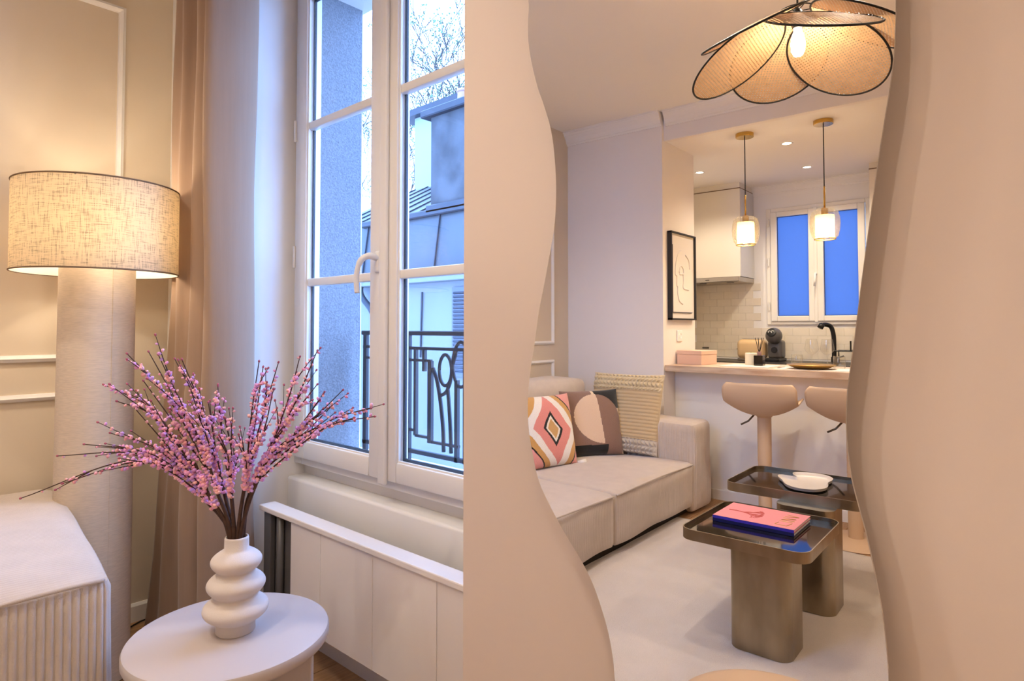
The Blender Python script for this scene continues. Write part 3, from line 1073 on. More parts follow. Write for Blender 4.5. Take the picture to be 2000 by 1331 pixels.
# ================================================================== RATTAN PENDANT
PX, PYY, PZ = -.58, .745, 2.375
pd = thing('rattan_pendant', (PX, PYY, ZC), 'rattan pendant lamp of overlapping cane petals, lit, hanging from the ceiling', 'lamp')
B().tube([(PX, PYY, PZ+.14), (PX, PYY, ZC-.02)], .004, 8).obj('cable', 'black_wire', pd, True)
B().lathe([(0, -.03), (.05, -.03), (.055, -.02), (.055, 0), (0, 0)], 32, (PX, PYY, ZC)).obj('ceiling_rose', 'black_wire', pd, True, auto=40)
B().lathe([(0, .15), (.012, .15), (.022, .13), (.024, .085), (.02, .07), (0, .07)], 20, (PX, PYY, PZ)).obj('socket', 'black_wire', pd, True, auto=40)
B().lathe([(0, .08), (.013, .08), (.015, .06), (.024, .035), (.027, .01), (.025, -.02), (.016, -.038), (0, -.044)], 24, (PX, PYY, PZ)).obj('bulb', 'bulb_hot', pd, True)
B().tube([(PX+.075*cos(a*pi/20), PYY+.075*sin(a*pi/20), PZ+.135) for a in range(40)], .003, 6, closed=True).obj('ring', 'black_wire', pd, True)
RA, RB = .215, .198
cell = .0125
def weave():
    b = B()
    n = int(RA/cell)+1
    vs = {}
    def vert(i, j):
        if (i, j) not in vs:
            x, y = i*cell, j*cell
            vs[(i, j)] = b.bm.verts.new((x, y, -.55*(x*x)*.5-.35*(y*y)))
        return vs[(i, j)]
    # cane strips with square openings: one open cell in four
    sub = 1
    for i in range(-2*n, 2*n):
        for j in range(-2*n, 2*n):
            if i % 2 and j % 2:
                continue
            cx, cy = (i+.5)*cell*.5, (j+.5)*cell*.5
            if (cx/RA)**2+(cy/RB)**2 > .985:
                continue
            q = []
            for di, dj in ((0, 0), (1, 0), (1, 1), (0, 1)):
                key = (i+di, j+dj)
                if key not in vs:
                    # strips wider than the openings
                    def wpos(k):
                        return (k*.5+(.055 if k % 2 else -.055)*1.0)*cell
                    x, y = wpos(i+di), wpos(j+dj)
                    vs[key] = b.bm.verts.new((x, y, -.30*x*x-.45*y*y))
                q.append(vs[key])
            b.bm.faces.new(q)
    return meshof(b, 'cane_weave', 'cane')
wv = weave()
rimm = meshof(B().tube([(RA*cos(a*pi/36), RB*sin(a*pi/36), -.30*(RA*cos(a*pi/36))**2-.45*(RB*sin(a*pi/36))**2) for a in range(72)], .0042, 6, closed=True), 'rim', 'black_wire', True)
for k in range(6):
    az = R(25)+k*pi/3
    tilt = R(32 if k % 2 else 29)
    M = (Matrix.Translation((0, 0, .115 if k % 2 else .135)) @ Matrix.Rotation(az, 4, 'Z') @ Matrix.Translation((.07, 0, 0)) @ Matrix.Rotation(tilt, 4, 'Y') @ Matrix.Translation((RA*.93, 0, 0)))
    e = bpy.data.objects.new('petal', wv)
    COL.objects.link(e)
    e.parent = pd
    e.matrix_local = Matrix.Translation((0, 0, PZ-ZC)) @ M
    rr = bpy.data.objects.new('petal_rim', rimm)
    COL.objects.link(rr)
    rr.parent = e
    a0 = V((PX+.075*cos(az), PYY+.075*sin(az), PZ+.135))
    B().tube([(PX+.02*cos(az), PYY+.02*sin(az), PZ+.14), a0], .002, 5).obj('spoke', 'black_wire', pd)

# ================================================================== BREAKFAST BAR
bar = thing('breakfast_bar', (-2.5, 1.5, 0), 'breakfast bar with a pale stone-look top and white front', 'bar counter')
B().box(-2.91, -2.285, .42, GY-.002, .924, .970, .003, 2).obj('bar_top', 'stone_bar', bar)
B().box(-2.58, -2.46, .95, GY-.002, 0, .924).obj('front_panel', 'paint_white', bar)
B().box(-2.46, -2.448, .95, GY-.002, 0, .07).obj('kick_strip', 'trim_white', bar)
B().box(-2.90, -2.44, .43, .47, 0, .924).obj('end_panel', 'oak', bar)

def stool(name, x, y, rz, label):
    t = thing(name, (x, y, 0), label, 'bar stool', 'bar stools at the breakfast bar')
    M = Matrix.Translation((x, y, 0)) @ Matrix.Rotation(rz, 4, 'Z')
    b = B()
    # shell: seat pan curving up into a low straight back on the +x side
    def fn(s, t_):
        a = 2*t_-1                     # across
        if s < .5:
            k = s/.5
            px_, pz_ = -.22+k*.30, .715+.010*(1-k)**2
        else:
            k = (s-.5)/.5
            px_, pz_ = .08+.115*sin(k*pi/2)+.015*k, .715+.190*k**1.6
        hw = .200+.022*min(1, s*1.6)
        if s > .90:
            hw -= .028*((s-.90)/.10)**2
        k2 = max(0, (s-.5)/.5)
        pz_ += .060*abs(a)**2.2*(1-k2)
        px_ -= .055*abs(a)**2.5*k2
        pz_ -= .020*(1-a*a)*(1-k2)
        return M @ V((px_, a*hw, pz_))
    b.grid(fn, 36, 28)
    o = b.obj('seat_shell', 'stool_sand', t, True)
    md = o.modifiers.new('thick', 'SOLIDIFY')
    md.thickness = .010
    md.offset = -1
    B().lathe([(0, .40), (.042, .40), (.042, .680), (.055, .694), (0, .694)], 28, M @ V((0, 0, 0))).obj('gas_lift', 'stool_sand', t, True, auto=40)
    B().lathe([(0, .02), (.040, .02), (.040, .41), (0, .41)], 28, M @ V((0, 0, 0))).obj('column', 'stool_sand', t, True, auto=40)
    B().lathe([(0, 0), (.20, 0), (.205, .006), (.19, .016), (.06, .03), (0, .032)], 48, M @ V((0, 0, 0))).obj('base_plate', 'stool_sand', t, True, auto=40)
    B().tube([M @ V(p) for p in ((.03, .05, .70), (.05, .085, .655), (.055, .13, .630))], .006, 8).obj('lever', 'steel_dark', t, True)
    return t
stool('bar_stool', -2.06, 1.372, R(-6), 'sand bar stool nearest the sofa')
stool('bar_stool', -2.06, .860, R(4), 'sand bar stool farther from the sofa, cut off by the mirror edge')

# ------------------------------------------------------------------ things on the bar
ZBAR = .970
bx = thing('storage_box', (-2.56, 2.05, ZBAR), 'blush pink square box at the wall end of the bar', 'box')
Mb = Matrix.Translation((-2.57, 2.035, 0)) @ Matrix.Rotation(R(8), 4, 'Z')
B().box(-.11, .11, -.105, .105, ZBAR, ZBAR+.075, .002, 1, M=Mb).obj('body', 'blush_box', bx)
B().box(-.112, .112, -.107, .107, ZBAR+.076, ZBAR+.105, .002, 1, M=Mb).obj('lid', 'blush_box', bx)
pl = tag(B().box(-2.70, -2.40, 1.455, 1.80, ZBAR, ZBAR+.004, M=None).obj('placemat', 'cloth_white'), 'white linen placemat under the candle and diffuser', 'placemat')
cn = thing('candle', (-2.66, 1.655, ZBAR+.004), 'cream pillar candle behind the black diffuser', 'candle')
B().lathe([(0, 0), (.040, 0), (.042, .004), (.042, .085), (.038, .088), (0, .086)], 32, (-2.66, 1.655, ZBAR+.004)).obj('wax', 'candle_wax', cn, True, auto=40)
B().tube([(-2.66, 1.655, ZBAR+.088), (-2.66, 1.655, ZBAR+.098)], .0012, 5).obj('wick', 'plastic_black', cn)
DX, DY = -2.60, 1.575
df = thing('reed_diffuser', (DX, DY, ZBAR+.004), 'black bottle reed diffuser with dark sticks', 'diffuser')
B().box(DX-.032, DX+.032, DY-.032, DY+.032, ZBAR+.004, ZBAR+.078, .004, 2).obj('bottle', 'black_glass', df)
B().lathe([(0, 0), (.015, 0), (.015, .028), (0, .028)], 20, (DX, DY, ZBAR+.078)).obj('collar', 'terracotta', df, True, auto=40)
for a in range(7):
    q = a*.9
    B().tube([(DX, DY, ZBAR+.09), (DX+.022*cos(q), DY+.030*sin(q), ZBAR+.205)], .0022, 5).obj('reed', 'black_wire', df)
nap = tag(B().box(-2.62, -2.33, .86, 1.40, ZBAR, ZBAR+.003).obj('placemat', 'cloth_white'), 'white placemat under the gold plate', 'placemat')
pt_ = tag(B().lathe([(0, .004), (.085, .004), (.12, .014), (.150, .028), (.152, .030), (.150, .032), (.118, .019), (.08, .009), (0, .009)], 64, (-2.475, 1.195, ZBAR)).obj('plate', 'plate_gold', None, True), 'wide gold rimmed plate on the bar', 'plate')
fk = thing('fork', (-2.46, 1.385, ZBAR+.004), 'small steel fork beside the gold plate', 'fork')
B().box(-2.55, -2.45, 1.382, 1.388, ZBAR+.0035, ZBAR+.006).obj('handle', 'steel', fk)
for q in (-1, 0, 1):
    B().box(-2.45, -2.40, 1.385+q*.005-.0012, 1.385+q*.005+.0012, ZBAR+.0035, ZBAR+.006).obj('tine', 'steel', fk)
def wine(x, y, label):
    t = thing('wine_glass', (x, y, ZBAR), label, 'wine glass', 'wine glasses on the bar')
    B().lathe([(0, .001), (.034, .001), (.036, .003), (.010, .006), (.0045, .012), (.0042, .075), (.008, .084)], 32, (x, y, ZBAR)).obj('stem_and_foot', 'thin_glass', t, True)
    B().lathe([(.003, .084), (.022, .092), (.043, .118), (.0465, .128), (.040, .165), (.034, .198)], 32, (x, y, ZBAR)).obj('bowl', 'thin_glass', t, True)
wine(-2.76, 1.262, 'clear stemmed wine glass left of its twin behind the plate')
wine(-2.76, 1.160, 'clear stemmed wine glass right of its twin behind the plate')
def tumbler(x, y, label):
    tag(B().lathe([(0, .004), (.034, .004), (.038, .03), (.036, .075), (.034, .086), (.0355, .086), (.0375, .075), (.0395, .03), (.036, 0), (0, 0)], 32, (x, y, ZBAR)).obj('tumbler', 'thin_glass', None, True), label, 'glass', 'water tumblers on the bar')
tumbler(-2.70, 1.345, 'clear water tumbler beside the left wine glass')
tumbler(-2.62, 1.055, 'clear water tumbler beside the right wine glass')

# ================================================================== KITCHEN
def base_unit(y0, y1, label):
    t = thing('base_cabinet', (-4.1, (y0+y1)/2, 0), label, 'cabinet', 'kitchen base cabinets')
    B().box(-4.39, -3.83, y0, y1, .10, .89).obj('body', 'cabinet_gloss', t)
    B().box(-3.83, -3.81, y0+.002, y1-.002, .10, .88, .001, 1).obj('door', 'cabinet_gloss', t)
base_unit(2.20, 2.80, 'white kitchen base cabinet below the hood')
base_unit(1.60, 2.20, 'white kitchen base cabinet below the coffee machine')
base_unit(1.00, 1.60, 'white kitchen base cabinet below the tap')
tag(B().box(-4.395, -3.79, 1.0, 2.84, .89, .93, .002, 1).obj('worktop', 'worktop_black'), 'black kitchen worktop along the tiled wall', 'worktop')
hc = thing('hood_cabinet', (-4.2, 2.5, 1.72), 'glossy white wall cabinet with built-in hood beside the kitchen window', 'cabinet')
B().box(-4.395, -4.03, 2.205, 2.84, 1.745, 2.60).obj('body', 'cabinet_grey', hc)
B().box(-4.03, -4.01, 2.207, 2.84, 1.745, 2.60, .001, 1).obj('door', 'cabinet_gloss', hc)
B().box(-4.395, -4.012, 2.207, 2.84, 2.60, 2.609).obj('top_shadow_gap', 'trim_brown', hc)
B().box(-4.395, -4.015, 2.21, 2.84, 2.609, ZK).obj('filler', 'cabinet_gloss', hc)
hood = B().box(-4.39, -3.965, 2.205, 2.80, 1.695, 1.742, .004, 1).obj('extractor_hood', 'steel', hc)
for yy in (2.34, 2.62):
    B().lathe([(0, 0), (.035, 0), (.035, .006), (0, .006)], 20, (-4.10, yy, 1.689)).obj('hood_lamp', 'steel_dark', hood)
B().box(-3.9655, -3.964, 2.50, 2.54, 1.712, 1.722).obj('switch', 'steel_dark', hood)
tc_ = thing('wall_cabinet', (-4.2, .8, 1.3), 'cream wall cabinet right of the kitchen window', 'cabinet')
B().box(-4.395, -4.02, .55, 1.10, 1.3, 2.60).obj('body', 'cabinet_gloss', tc_)
B().box(-4.02, -4.00, .552, 1.098, 1.3, 2.60, .001, 1).obj('door', 'cabinet_gloss', tc_)
B().box(-4.395, -4.0, .55, 1.10, 2.60, 2.609).obj('top_shadow_gap', 'trim_brown', tc_)
B().box(-4.395, -4.01, .55, 1.10, 2.609, ZK).obj('filler', 'cabinet_gloss', tc_)
ZW = .93
to = thing('toaster', (-4.2, 2.16, ZW), 'cream rounded toaster on the black worktop', 'toaster')
B().box(-4.28, -4.12, 2.03, 2.30, ZW+.012, ZW+.205, .05, 5).obj('body', 'toaster_cream', to, True)
B().box(-4.27, -4.13, 2.04, 2.29, ZW, ZW+.02, .004, 1).obj('base', 'steel', to)
for xx in (-4.225, -4.175):
    B().box(xx-.012, xx+.012, 2.08, 2.25, ZW+.2035, ZW+.207).obj('slot', 'steel_dark', to)
B().box(-4.21, -4.19, 2.298, 2.318, ZW+.10, ZW+.115, .004, 1).obj('lever', 'steel', to)
# capsule coffee machine
KXm, KYm = -4.17, 1.945
cm = thing('coffee_machine', (KXm, KYm, ZW), 'grey rounded capsule coffee machine under the kitchen window', 'coffee machine')
B().box(KXm-.13, KXm+.02, KYm-.065, KYm+.065, ZW+.02, ZW+.20, .03, 4).obj('body', 'plastic_grey', cm, True)
B().box(KXm-.13, KXm+.12, KYm-.07, KYm+.07, ZW, ZW+.028, .008, 2).obj('drip_tray', 'plastic_black', cm)
b = B()
bmesh.ops.create_uvsphere(b.bm, u_segments=32, v_segments=20, radius=.078)
bmesh.ops.transform(b.bm, matrix=Matrix.Translation((KXm+.025, KYm, ZW+.24)) @ Matrix.Diagonal((1.15, .95, 1, 1)), verts=b.bm.verts[:])
hdm = b.obj('head', 'plastic_grey', cm, True)
b = B().lathe([(0, .004), (.036, .004), (.042, 0), (.042, -.02), (0, -.02)], 32)
bmesh.ops.transform(b.bm, matrix=Matrix.Translation((KXm+.105, KYm, ZW+.275)) @ Matrix.Rotation(R(62), 4, 'Y'), verts=b.bm.verts[:])
b.obj('control_dial', 'plastic_black', hdm, True, auto=40)
b = B()
MD = Matrix.Translation((KXm+.107, KYm, ZW+.277)) @ Matrix.Rotation(R(62), 4, 'Y')
for dy, rr_ in ((.016, .010), (-.014, .012)):
    b.tube([MD @ V((rr_*cos(a*.45+.4), dy+rr_*sin(a*.45+.4), .005)) for a in range(10)], .0028, 5)
b.obj('dial_highlights', 'plastic_white', hdm)  # emblem shapes as white arcs, chrome highlights put into the colour
em = B().lathe([(0, 0), (.03, 0), (.03, .004), (0, .004)], 24).obj('emblem_disc', 'plastic_black', cm)
em.location = V((KXm+.0195, KYm, ZW+.105))-V(cm.location)
em.rotation_euler = (0, pi/2, 0)
# tap, soap rack
tp_ = thing('kitchen_tap', (-4.28, 1.455, ZW), 'black kitchen tap with an angled spout by the sink', 'tap')
B().tube(spline([(-4.28, 1.455, ZW), (-4.28, 1.455, ZW+.20), (-4.275, 1.46, ZW+.27), (-4.265, 1.475, ZW+.325), (-4.235, 1.505, ZW+.345), (-4.20, 1.54, ZW+.345)], 6), .020, 12).obj('spout', 'plastic_black', tp_, True)
B().tube([(-4.205, 1.535, ZW+.348), (-4.19, 1.55, ZW+.315)], .026, 12).obj('spray_head', 'plastic_black', tp_, True)
B().lathe([(0, 0), (.026, 0), (.026, .05), (0, .05)], 20, (-4.28, 1.455, ZW)).obj('base', 'plastic_black', tp_, True, auto=40)
B().tube([(-4.28, 1.43, ZW+.04), (-4.25, 1.37, ZW+.06)], .007, 8).obj('lever', 'plastic_black', tp_, True)
rk = thing('dish_rack', (-4.2, 1.34, ZW), 'small black wire rack beside the kitchen tap', 'rack')
for xx in (-4.30, -4.12):
    B().tube([(xx, 1.27, ZW), (xx, 1.27, ZW+.11), (xx, 1.42, ZW+.11), (xx, 1.42, ZW)], .007, 6).obj('side_frame', 'black_wire', rk)
for yy in (1.29, 1.33, 1.37, 1.40):
    B().tube([(-4.30, yy, ZW+.11), (-4.12, yy, ZW+.11)], .004, 6).obj('rail', 'black_wire', rk)
B().tube([(-4.12, 1.285, ZW+.11), (-4.12, 1.285, ZW+.20)], .007, 6).obj('upright', 'black_wire', rk)
jr = thing('glass_jar', (-4.15, 2.62, ZW), 'small glass jar with a lid left on the worktop', 'jar')
B().lathe([(0, 0), (.034, 0), (.036, .01), (.036, .085), (.03, .10), (.03, .105)], 24, (-4.15, 2.62, ZW)).obj('body', 'thin_glass', jr, True)
B().lathe([(0, 0), (.033, 0), (.033, .016), (0, .016)], 24, (-4.15, 2.62, ZW+.105)).obj('lid', 'steel_dark', jr, True, auto=40)

# picture on the side wall of the grey block
pc = thing('framed_picture', (-2.565, GY, 1.65), 'black framed white relief picture of a line-drawn face', 'picture')
FX0, FX1, FZ0, FZ1 = -2.79, -2.345, 1.308, 1.982
b = B()
for x0, x1, z0, z1 in ((FX0, FX0+.012, FZ0, FZ1), (FX1-.012, FX1, FZ0, FZ1), (FX0, FX1, FZ0, FZ0+.012), (FX0, FX1, FZ1-.012, FZ1)):
    b.box(x0, x1, GY-.036, GY-.001, z0, z1)
b.obj('frame', 'black_board', pc)
B().box(FX0+.012, FX1-.012, GY-.020, GY-.004, FZ0+.012, FZ1-.012).obj('panel', 'art_paper', pc)
def artline(pts, r=.006):
    B().tube(spline([(FX1-(FX1-FX0)*a, GY-.021, FZ1-(FZ1-FZ0)*c_) for a, c_ in pts], 5), r, 6).obj('relief_line', 'art_paper', pc, True)
artline([(.42, .20), (.30, .27), (.22, .38), (.21, .48), (.27, .50), (.26, .60), (.30, .62), (.30, .70), (.36, .78), (.50, .815)])
artline([(.36, .46), (.42, .38), (.52, .40), (.53, .46), (.38, .475)])
artline([(.52, .46), (.53, .55), (.53, .63), (.75, .645)])
artline([(.62, .24), (.76, .30), (.80, .40)])
B().box(FX1-.040, FX1-.034, GY-.028, GY-.018, FZ0+.06, FZ1-.10).box(FX0+.06, FX1-.034, GY-.028, GY-.018, FZ0+.055, FZ0+.061).obj('mount_edge', 'steel_dark', pc)
ol = thing('wall_socket', (-2.54, GY, 1.185), 'white electric socket plate under the picture', 'socket')
B().box(-2.585, -2.495, GY-.010, GY-.0005, 1.14, 1.23, .006, 2).obj('plate', 'plastic_white', ol)
b = B().lathe([(.018, 0), (.021, .004), (.024, 0)], 24)
bmesh.ops.transform(b.bm, matrix=Matrix.Translation((-2.54, GY-.0095, 1.185)) @ Matrix.Rotation(pi/2, 4, 'X'), verts=b.bm.verts[:])
b.obj('socket_ring', 'paint_grey', ol)

# kitchen pendants
def kpend(x, y, label):
    t = thing('glass_pendant', (x, y, ZK), label, 'lamp', 'glass pendants above the bar')
    c = (x, y, ZK)
    B().lathe([(0, -.028), (.060, -.028), (.063, -.025), (.063, -.001), (0, -.001)], 40, c).obj('canopy', 'brass', t, True, auto=40)
    B().tube([(x, y, ZK-.45), (x, y, ZK-.028)], .0035, 6).obj('cable', 'black_wire', t)
    B().tube([(x, y, ZK-.60), (x, y, ZK-.45)], .006, 8).obj('stem', 'brass', t, True)
    B().lathe([(0, -.60), (.02, -.60), (.022, -.612), (.022, -.645), (0, -.645)], 20, c).obj('socket', 'brass', t, True, auto=40)
    pr = [(.018, -.602), (.055, -.608), (.080, -.625), (.092, -.66), (.095, -.70), (.092, -.75), (.082, -.79), (.066, -.81)]
    B().lathe(pr, 40, c).obj('glass_shade', 'seeded_glass', t, True)
    B().lathe([(.058, -.65), (.060, -.66), (.060, -.80)], 32, c).obj('inner_shade', 'amber_inner', t, True)
    B().tube([(x+.066*cos(a*pi/20), y+.066*sin(a*pi/20), ZK-.812) for a in range(40)], .0035, 6, closed=True).obj('brass_ring', 'brass', t, True)
    B().lathe([(0, -.65), (.014, -.655), (.028, -.69), (.030, -.715), (.02, -.745), (0, -.752)], 20, c).obj('bulb', 'bulb_soft', t, True)
    lamp('pendant_light', 'POINT', (x, y, ZK-.775), 8, WARM, .03, t)
kpend(-2.52, 1.635, 'glass and brass pendant over the bar, nearer the picture')
kpend(-2.565, 1.118, 'glass and brass pendant over the bar, nearer the wall cabinet')
for i, (x, y, lb) in enumerate(((-2.955, 1.467, 'recessed ceiling spot between the two glass pendants'), (-3.815, 1.545, 'recessed ceiling spot in front of the kitchen window'),
                                (-3.4, 2.35, 'recessed ceiling spot in front of the hood cabinet'), (-3.4, .75, 'recessed ceiling spot in front of the cream wall cabinet'))):
    t = thing('ceiling_spot', (x, y, ZK), lb, 'spotlight', 'recessed kitchen spots')
    B().lathe([(.030, -.001), (.034, -.006), (.043, -.006), (.046, -.001)], 32, (x, y, ZK)).obj('ring', 'trim_white', t, True)
    B().lathe([(0, -.003), (.030, -.002)], 24, (x, y, ZK)).obj('lens', 'spot_glow', t)
    lamp('spot_light', 'SPOT', (x, y, ZK-.02), 25, (1, .88, .72), .03, t, spot_size=R(135), spot_blend=.6)

# added fill spots in the unseen part of the living room ceiling
for x, y, lb in ((.45, 1.35, 'added unseen fill spot above the side table'), (-.4, 1.20, 'added unseen fill spot between the sofa and the mirror'),
                 (-.9, -.75, 'added unseen fill spot nearest the right wall'), (-.2, 2.05, 'added unseen fill spot above the sofa'), (-.85, .55, 'added unseen fill spot above the coffee tables')):
    t = thing('ceiling_spot', (x, y, ZC), lb, 'spotlight', 'added living room fill spots')
    B().lathe([(.030, -.001), (.034, -.006), (.043, -.006), (.046, -.001)], 32, (x, y, ZC)).obj('ring', 'trim_white', t, True)
    B().lathe([(0, -.003), (.030, -.002)], 24, (x, y, ZC)).obj('lens', 'spot_glow', t)
    lamp('spot_light', 'SPOT', (x, y, ZC-.02), {.45: 22, -.9: 40, -.4: 36, -.2: 32}.get(x, 44), (1, .90, .78), .05, t, spot_size=R(150), spot_blend=.8)

# ================================================================== OUTSIDE
ex = struct(B().box(1.46, 1.675, NY1-.03, NY1+.6, -4, 5).box(1.46, 1.675, .2, NY0-.0, -4, 5).obj('wall_outside', 'render_rough'), 'rough rendered outer wall of the window opening')
struct(B().box(1.45, 1.74, NY0, NY1, .60, .665).obj('trim_5', 'sill_stone'), 'pale outer window sill')
struct(B().box(1.7, 30, -10, 40, -4.1, -4).obj('ground_street', 'asphalt'), 'street below the window')
# railing
XR = 1.640
rl = thing('balcony_railing', (XR, 1.8, .70), 'dark wrought iron window railing with scrolls outside the glass', 'railing')
def iron(name, pts, r=.007, n=6, sm=True):
    return B().tube(pts, r, n).obj(name, 'wrought_iron', rl, sm)
B().box(XR-.016, XR+.016, NY0, 2.36, 1.218, 1.236, .003, 1).obj('handrail', 'wrought_iron', rl)
B().box(XR-.007, XR+.007, NY0, 2.36, .742, .758).obj('bottom_rail', 'wrought_iron', rl)
B().box(XR-.006, XR+.006, NY0, 2.36, 1.160, 1.172).obj('upper_rail', 'wrought_iron', rl)
def up_(y, z0, z1, wd=.014):
    B().box(XR-.007, XR+.007, y-wd/2, y+wd/2, z0, z1).obj('upright', 'wrought_iron', rl)
def hor(y0, y1, z):
    B().box(XR-.006, XR+.006, y0, y1, z-.005, z+.005).obj('crossbar', 'wrought_iron', rl)
def panel(ys, sg):
    """one ornamental panel starting at ys, running towards lower y when sg<0"""
    g = lambda d: ys+sg*d
    up_(g(0), .70, 1.22, .020)
    up_(g(.045), .815, 1.165, .014)
    hor(min(g(0), g(.14)), max(g(0), g(.14)), 1.118)
    hor(min(g(0), g(.05)), max(g(0), g(.05)), .835)
    up_(g(.098), 1.075, 1.165, .014)
    up_(g(.135), .795, 1.118, .022)
    hor(min(g(.045), g(.14)), max(g(.045), g(.14)), .815)
    hor(min(g(.135), g(.30)), max(g(.135), g(.30)), .800)
    iron('scroll', spline([(XR, g(.150), 1.09), (XR, g(.175), 1.04), (XR, g(.195), .96), (XR, g(.210), .86), (XR, g(.214), .77)], 5), .008)
    iron('scroll', [(XR, g(.222)+.035*cos(a*pi/12), 1.085+.060*sin(a*pi/12)) for a in range(25)], .007)
    iron('scroll', spline([(XR, g(.285), 1.16), (XR, g(.262), 1.10), (XR, g(.250), 1.04), (XR, g(.225), 1.0), (XR, g(.195), .985)], 5), .007)
    iron('scroll', spline([(XR, g(.236), 1.02), (XR, g(.245), .94), (XR, g(.252), .86), (XR, g(.256), .77)], 5), .008)
    iron('scroll', [(XR, g(.310)+.045*cos(a*pi/12), 1.11+.085*sin(a*pi/12)) for a in range(25)], .007)
    up_(g(.288), .74, 1.05, .016)
    up_(g(.335), .74, 1.16, .016)
panel(2.045, -1)
panel(1.56, -1)
up_(2.345, .70, 1.22, .024)
up_(2.30, .80, 1.165, .014)
hor(2.045, 2.345, 1.118)
up_(2.20, .75, 1.165, .014)
up_(2.12, .75, 1.165, .014)

# opposite building
XO = 7.5
ob = thing('opposite_building', (XO, 8, -4), 'pale building across the street with zinc mansard roof and chimney', 'building')
B().box(XO, XO+2.8, 2, 10.97, -4, 2.10).obj('facade', 'facade_pale', ob)
B().box(XO-.22, XO+.1, 2, 11.0, 2.06, 2.22, .02, 2).obj('cornice', 'sill_stone', ob)
B().tube([(XO-.26, 2, 2.26), (XO-.26, 11.05, 2.26)], .06, 10).obj('gutter', 'zinc_dark', ob, True)
zp = meshof(B().prism([(0, 0), (.16, 1.12), (.20, 1.12), (.04, 0)], 1, .01, 1.09), 'zinc_panel', 'zinc')
sm_ = meshof(B().prism([(-.03, 0), (.13, 1.12), (.17, 1.12), (.04, 0)], 1, -.012, .012), 'seam', 'zinc_dark')
y = 2.0
while y < 10.9:
    piece('zinc_panel', zp, (XO-.05, y, 2.22), ob)
    piece('seam', sm_, (XO-.05, y, 2.22), ob)
    y += 1.1
B().box(XO+.02, XO+.30, 2, 11.0, 3.30, 3.42, .02, 1).obj('mansard_ridge', 'zinc_dark', ob)
zr = meshof(B().prism([(0, 0), (2.45, 1.32), (2.45, 1.35), (0, .03)], 1, .01, .48), 'roof_panel', 'zinc')
zs = meshof(B().prism([(0, .02), (2.45, 1.34), (2.45, 1.38), (0, .06)], 1, -.015, .015), 'roof_seam', 'zinc_dark')
y = 2.0
while y < 13:
    piece('roof_panel', zr, (XO+.25, y, 3.40), ob)
    piece('roof_seam', zs, (XO+.25, y, 3.40), ob)
    y += .5
B().box(XO+.3, XO+2.75, 2, 10.97, 2.2, 3.40).obj('attic', 'facade_pale', ob)
ch = B().box(XO+.10, XO+.85, 7.75, 8.86, 3.35, 5.14).obj('chimney_stack', 'chimney_render', ob)
B().box(XO-.02, XO+1.0, 7.45, 9.05, 5.14, 5.28, .02, 1).obj('chimney_cap', 'zinc_dark', ch)
B().box(XO+.02, XO+.95, 7.66, 8.93, 3.35, 3.50, .02, 1).obj('chimney_base', 'zinc_dark', ch)
for yy in (8.35, 7.9):
    B().lathe([(0, 0), (.13, 0), (.12, .30), (.14, .32), (.14, .36), (.10, .37), (0, .37)], 20, (XO+.45, yy, 5.27)).obj('chimney_pot', 'terracotta', ch, True, auto=40)
b2 = thing('rear_building', (XO+3.2, 11, -4), 'pale gable wall behind the chimney under a flat zinc edge', 'building')
B().box(XO+3, XO+6, 7.5, 12.9, -4, 6.75).obj('wall', 'facade_cyan', b2)
B().box(XO+2.8, XO+6.2, 7.4, 13.35, 6.75, 6.92).obj('roof_edge', 'zinc_dark', b2)
B().prism([(XO+3.4, 6.92), (XO+6, 8.3), (XO+6, 6.92)], 1, 7.4, 10.4).obj('roof_slope', 'zinc', b2)
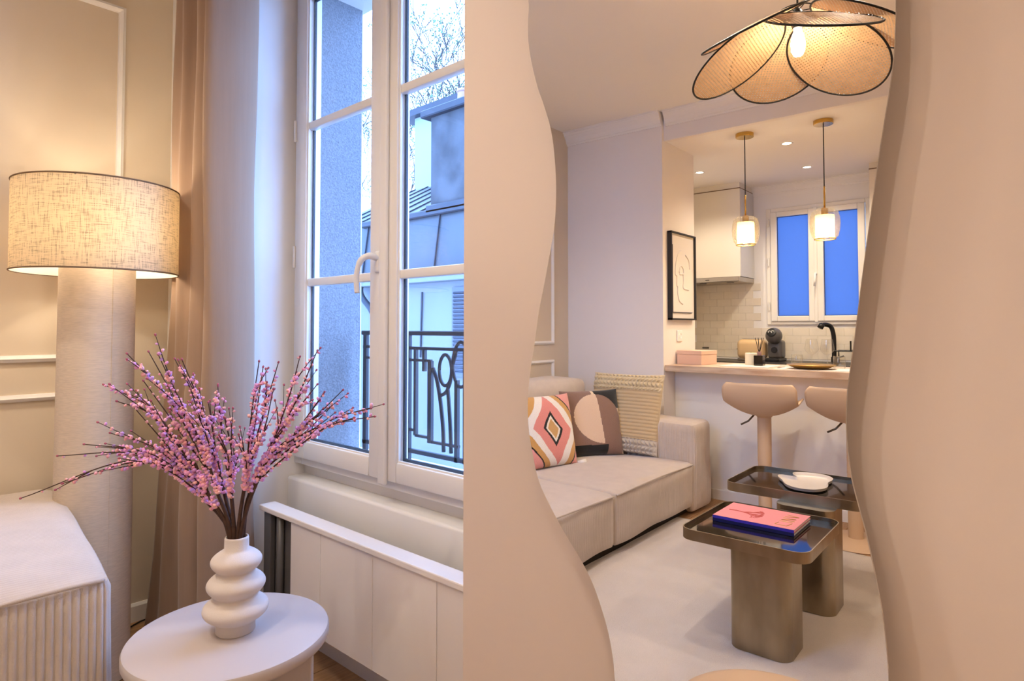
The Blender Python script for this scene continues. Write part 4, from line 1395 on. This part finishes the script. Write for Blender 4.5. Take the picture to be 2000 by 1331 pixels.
# shutters
for yy in (8.12, 5.6):
    sp_ = B().box(XO-.05, XO+.0, yy-.62, yy, .40, 1.95).obj('shutter', 'shutter_paint', ob)
    slm = meshof(B().box(-.03, .0, -.52, 0, 0, .035, M=Matrix.Rotation(R(25), 4, 'Y')), 'slat', 'zinc_dark')
    for k in range(22):
        piece('slat', slm, (XO-.05, yy-.05, .48+k*.064), sp_)
B().tube(spline([(XO-.2, 10.62, 2.2), (XO-.2, 10.62, 1.9), (XO-.12, 10.35, 1.55), (XO-.08, 10.35, 1.2), (XO-.08, 10.35, -4)], 5), .06, 8).obj('drainpipe', 'zinc_dark', ob, True)
B().tube([(XO-.03, 8.95, 1.9), (XO-.02, 9.0, .7)], .018, 6).obj('cable', 'zinc_dark', ob)

# bare trees behind the roofs
def tree(base, h, seed, label, n0=9):
    r_ = random.Random(seed)
    t = thing('bare_tree', base, label, 'tree', 'bare trees behind the roofs')
    b = B()
    buds = []
    def grow(p, d, L, r, dep):
        q = p+d*L
        m = p.lerp(q, .5)+V((r_.uniform(-.05, .05), r_.uniform(-.05, .05), 0))*L
        b.tube([p, m, q], [max(r, .012), max(r*.85, .012), max(r*.65, .012)], 4, cap=False)
        if dep == 0:
            for _ in range(2):
                buds.append(q+V((r_.gauss(0, .06), r_.gauss(0, .06), r_.gauss(0, .06))))
            return
        for k in range(r_.choice((2, 3, 3))):
            nd = (d+V((r_.gauss(0, .38), r_.gauss(0, .38), r_.gauss(.10, .25)))).normalized()
            grow(q if k else p.lerp(q, .75), nd, L*r_.uniform(.66, .86), r*.62, dep-1)
    base = V(base)
    grow(base, V((0, 0, 1)), h*.33, h*.009, 7)
    b.obj('trunk_and_branches', 'bark', t, True)
    verts, faces = [], []
    for p in buds:
        s = .045
        k = len(verts)
        verts += [p+V(a)*s for a in ((1, 0, 0), (-1, 0, 0), (0, 1, 0), (0, -1, 0), (0, 0, 1), (0, 0, -1))]
        faces += [(k, k+2, k+4), (k+2, k+1, k+4), (k+1, k+3, k+4), (k+3, k, k+4), (k+2, k, k+5), (k+1, k+2, k+5), (k+3, k+1, k+5), (k, k+3, k+5)]
    me = bpy.data.meshes.new('leaf_buds')
    me.from_pydata(verts, [], faces)
    o = link('leaf_buds', me, 'leaf_bud', t)
    o['kind'] = 'stuff'
tree((15.5, 16.9, -4), 15.5, 3, 'bare budding tree rising above the chimney')
tree((23, 33.8, -4), 17.5, 11, 'bare tree left of the chimney, beyond the zinc roof')
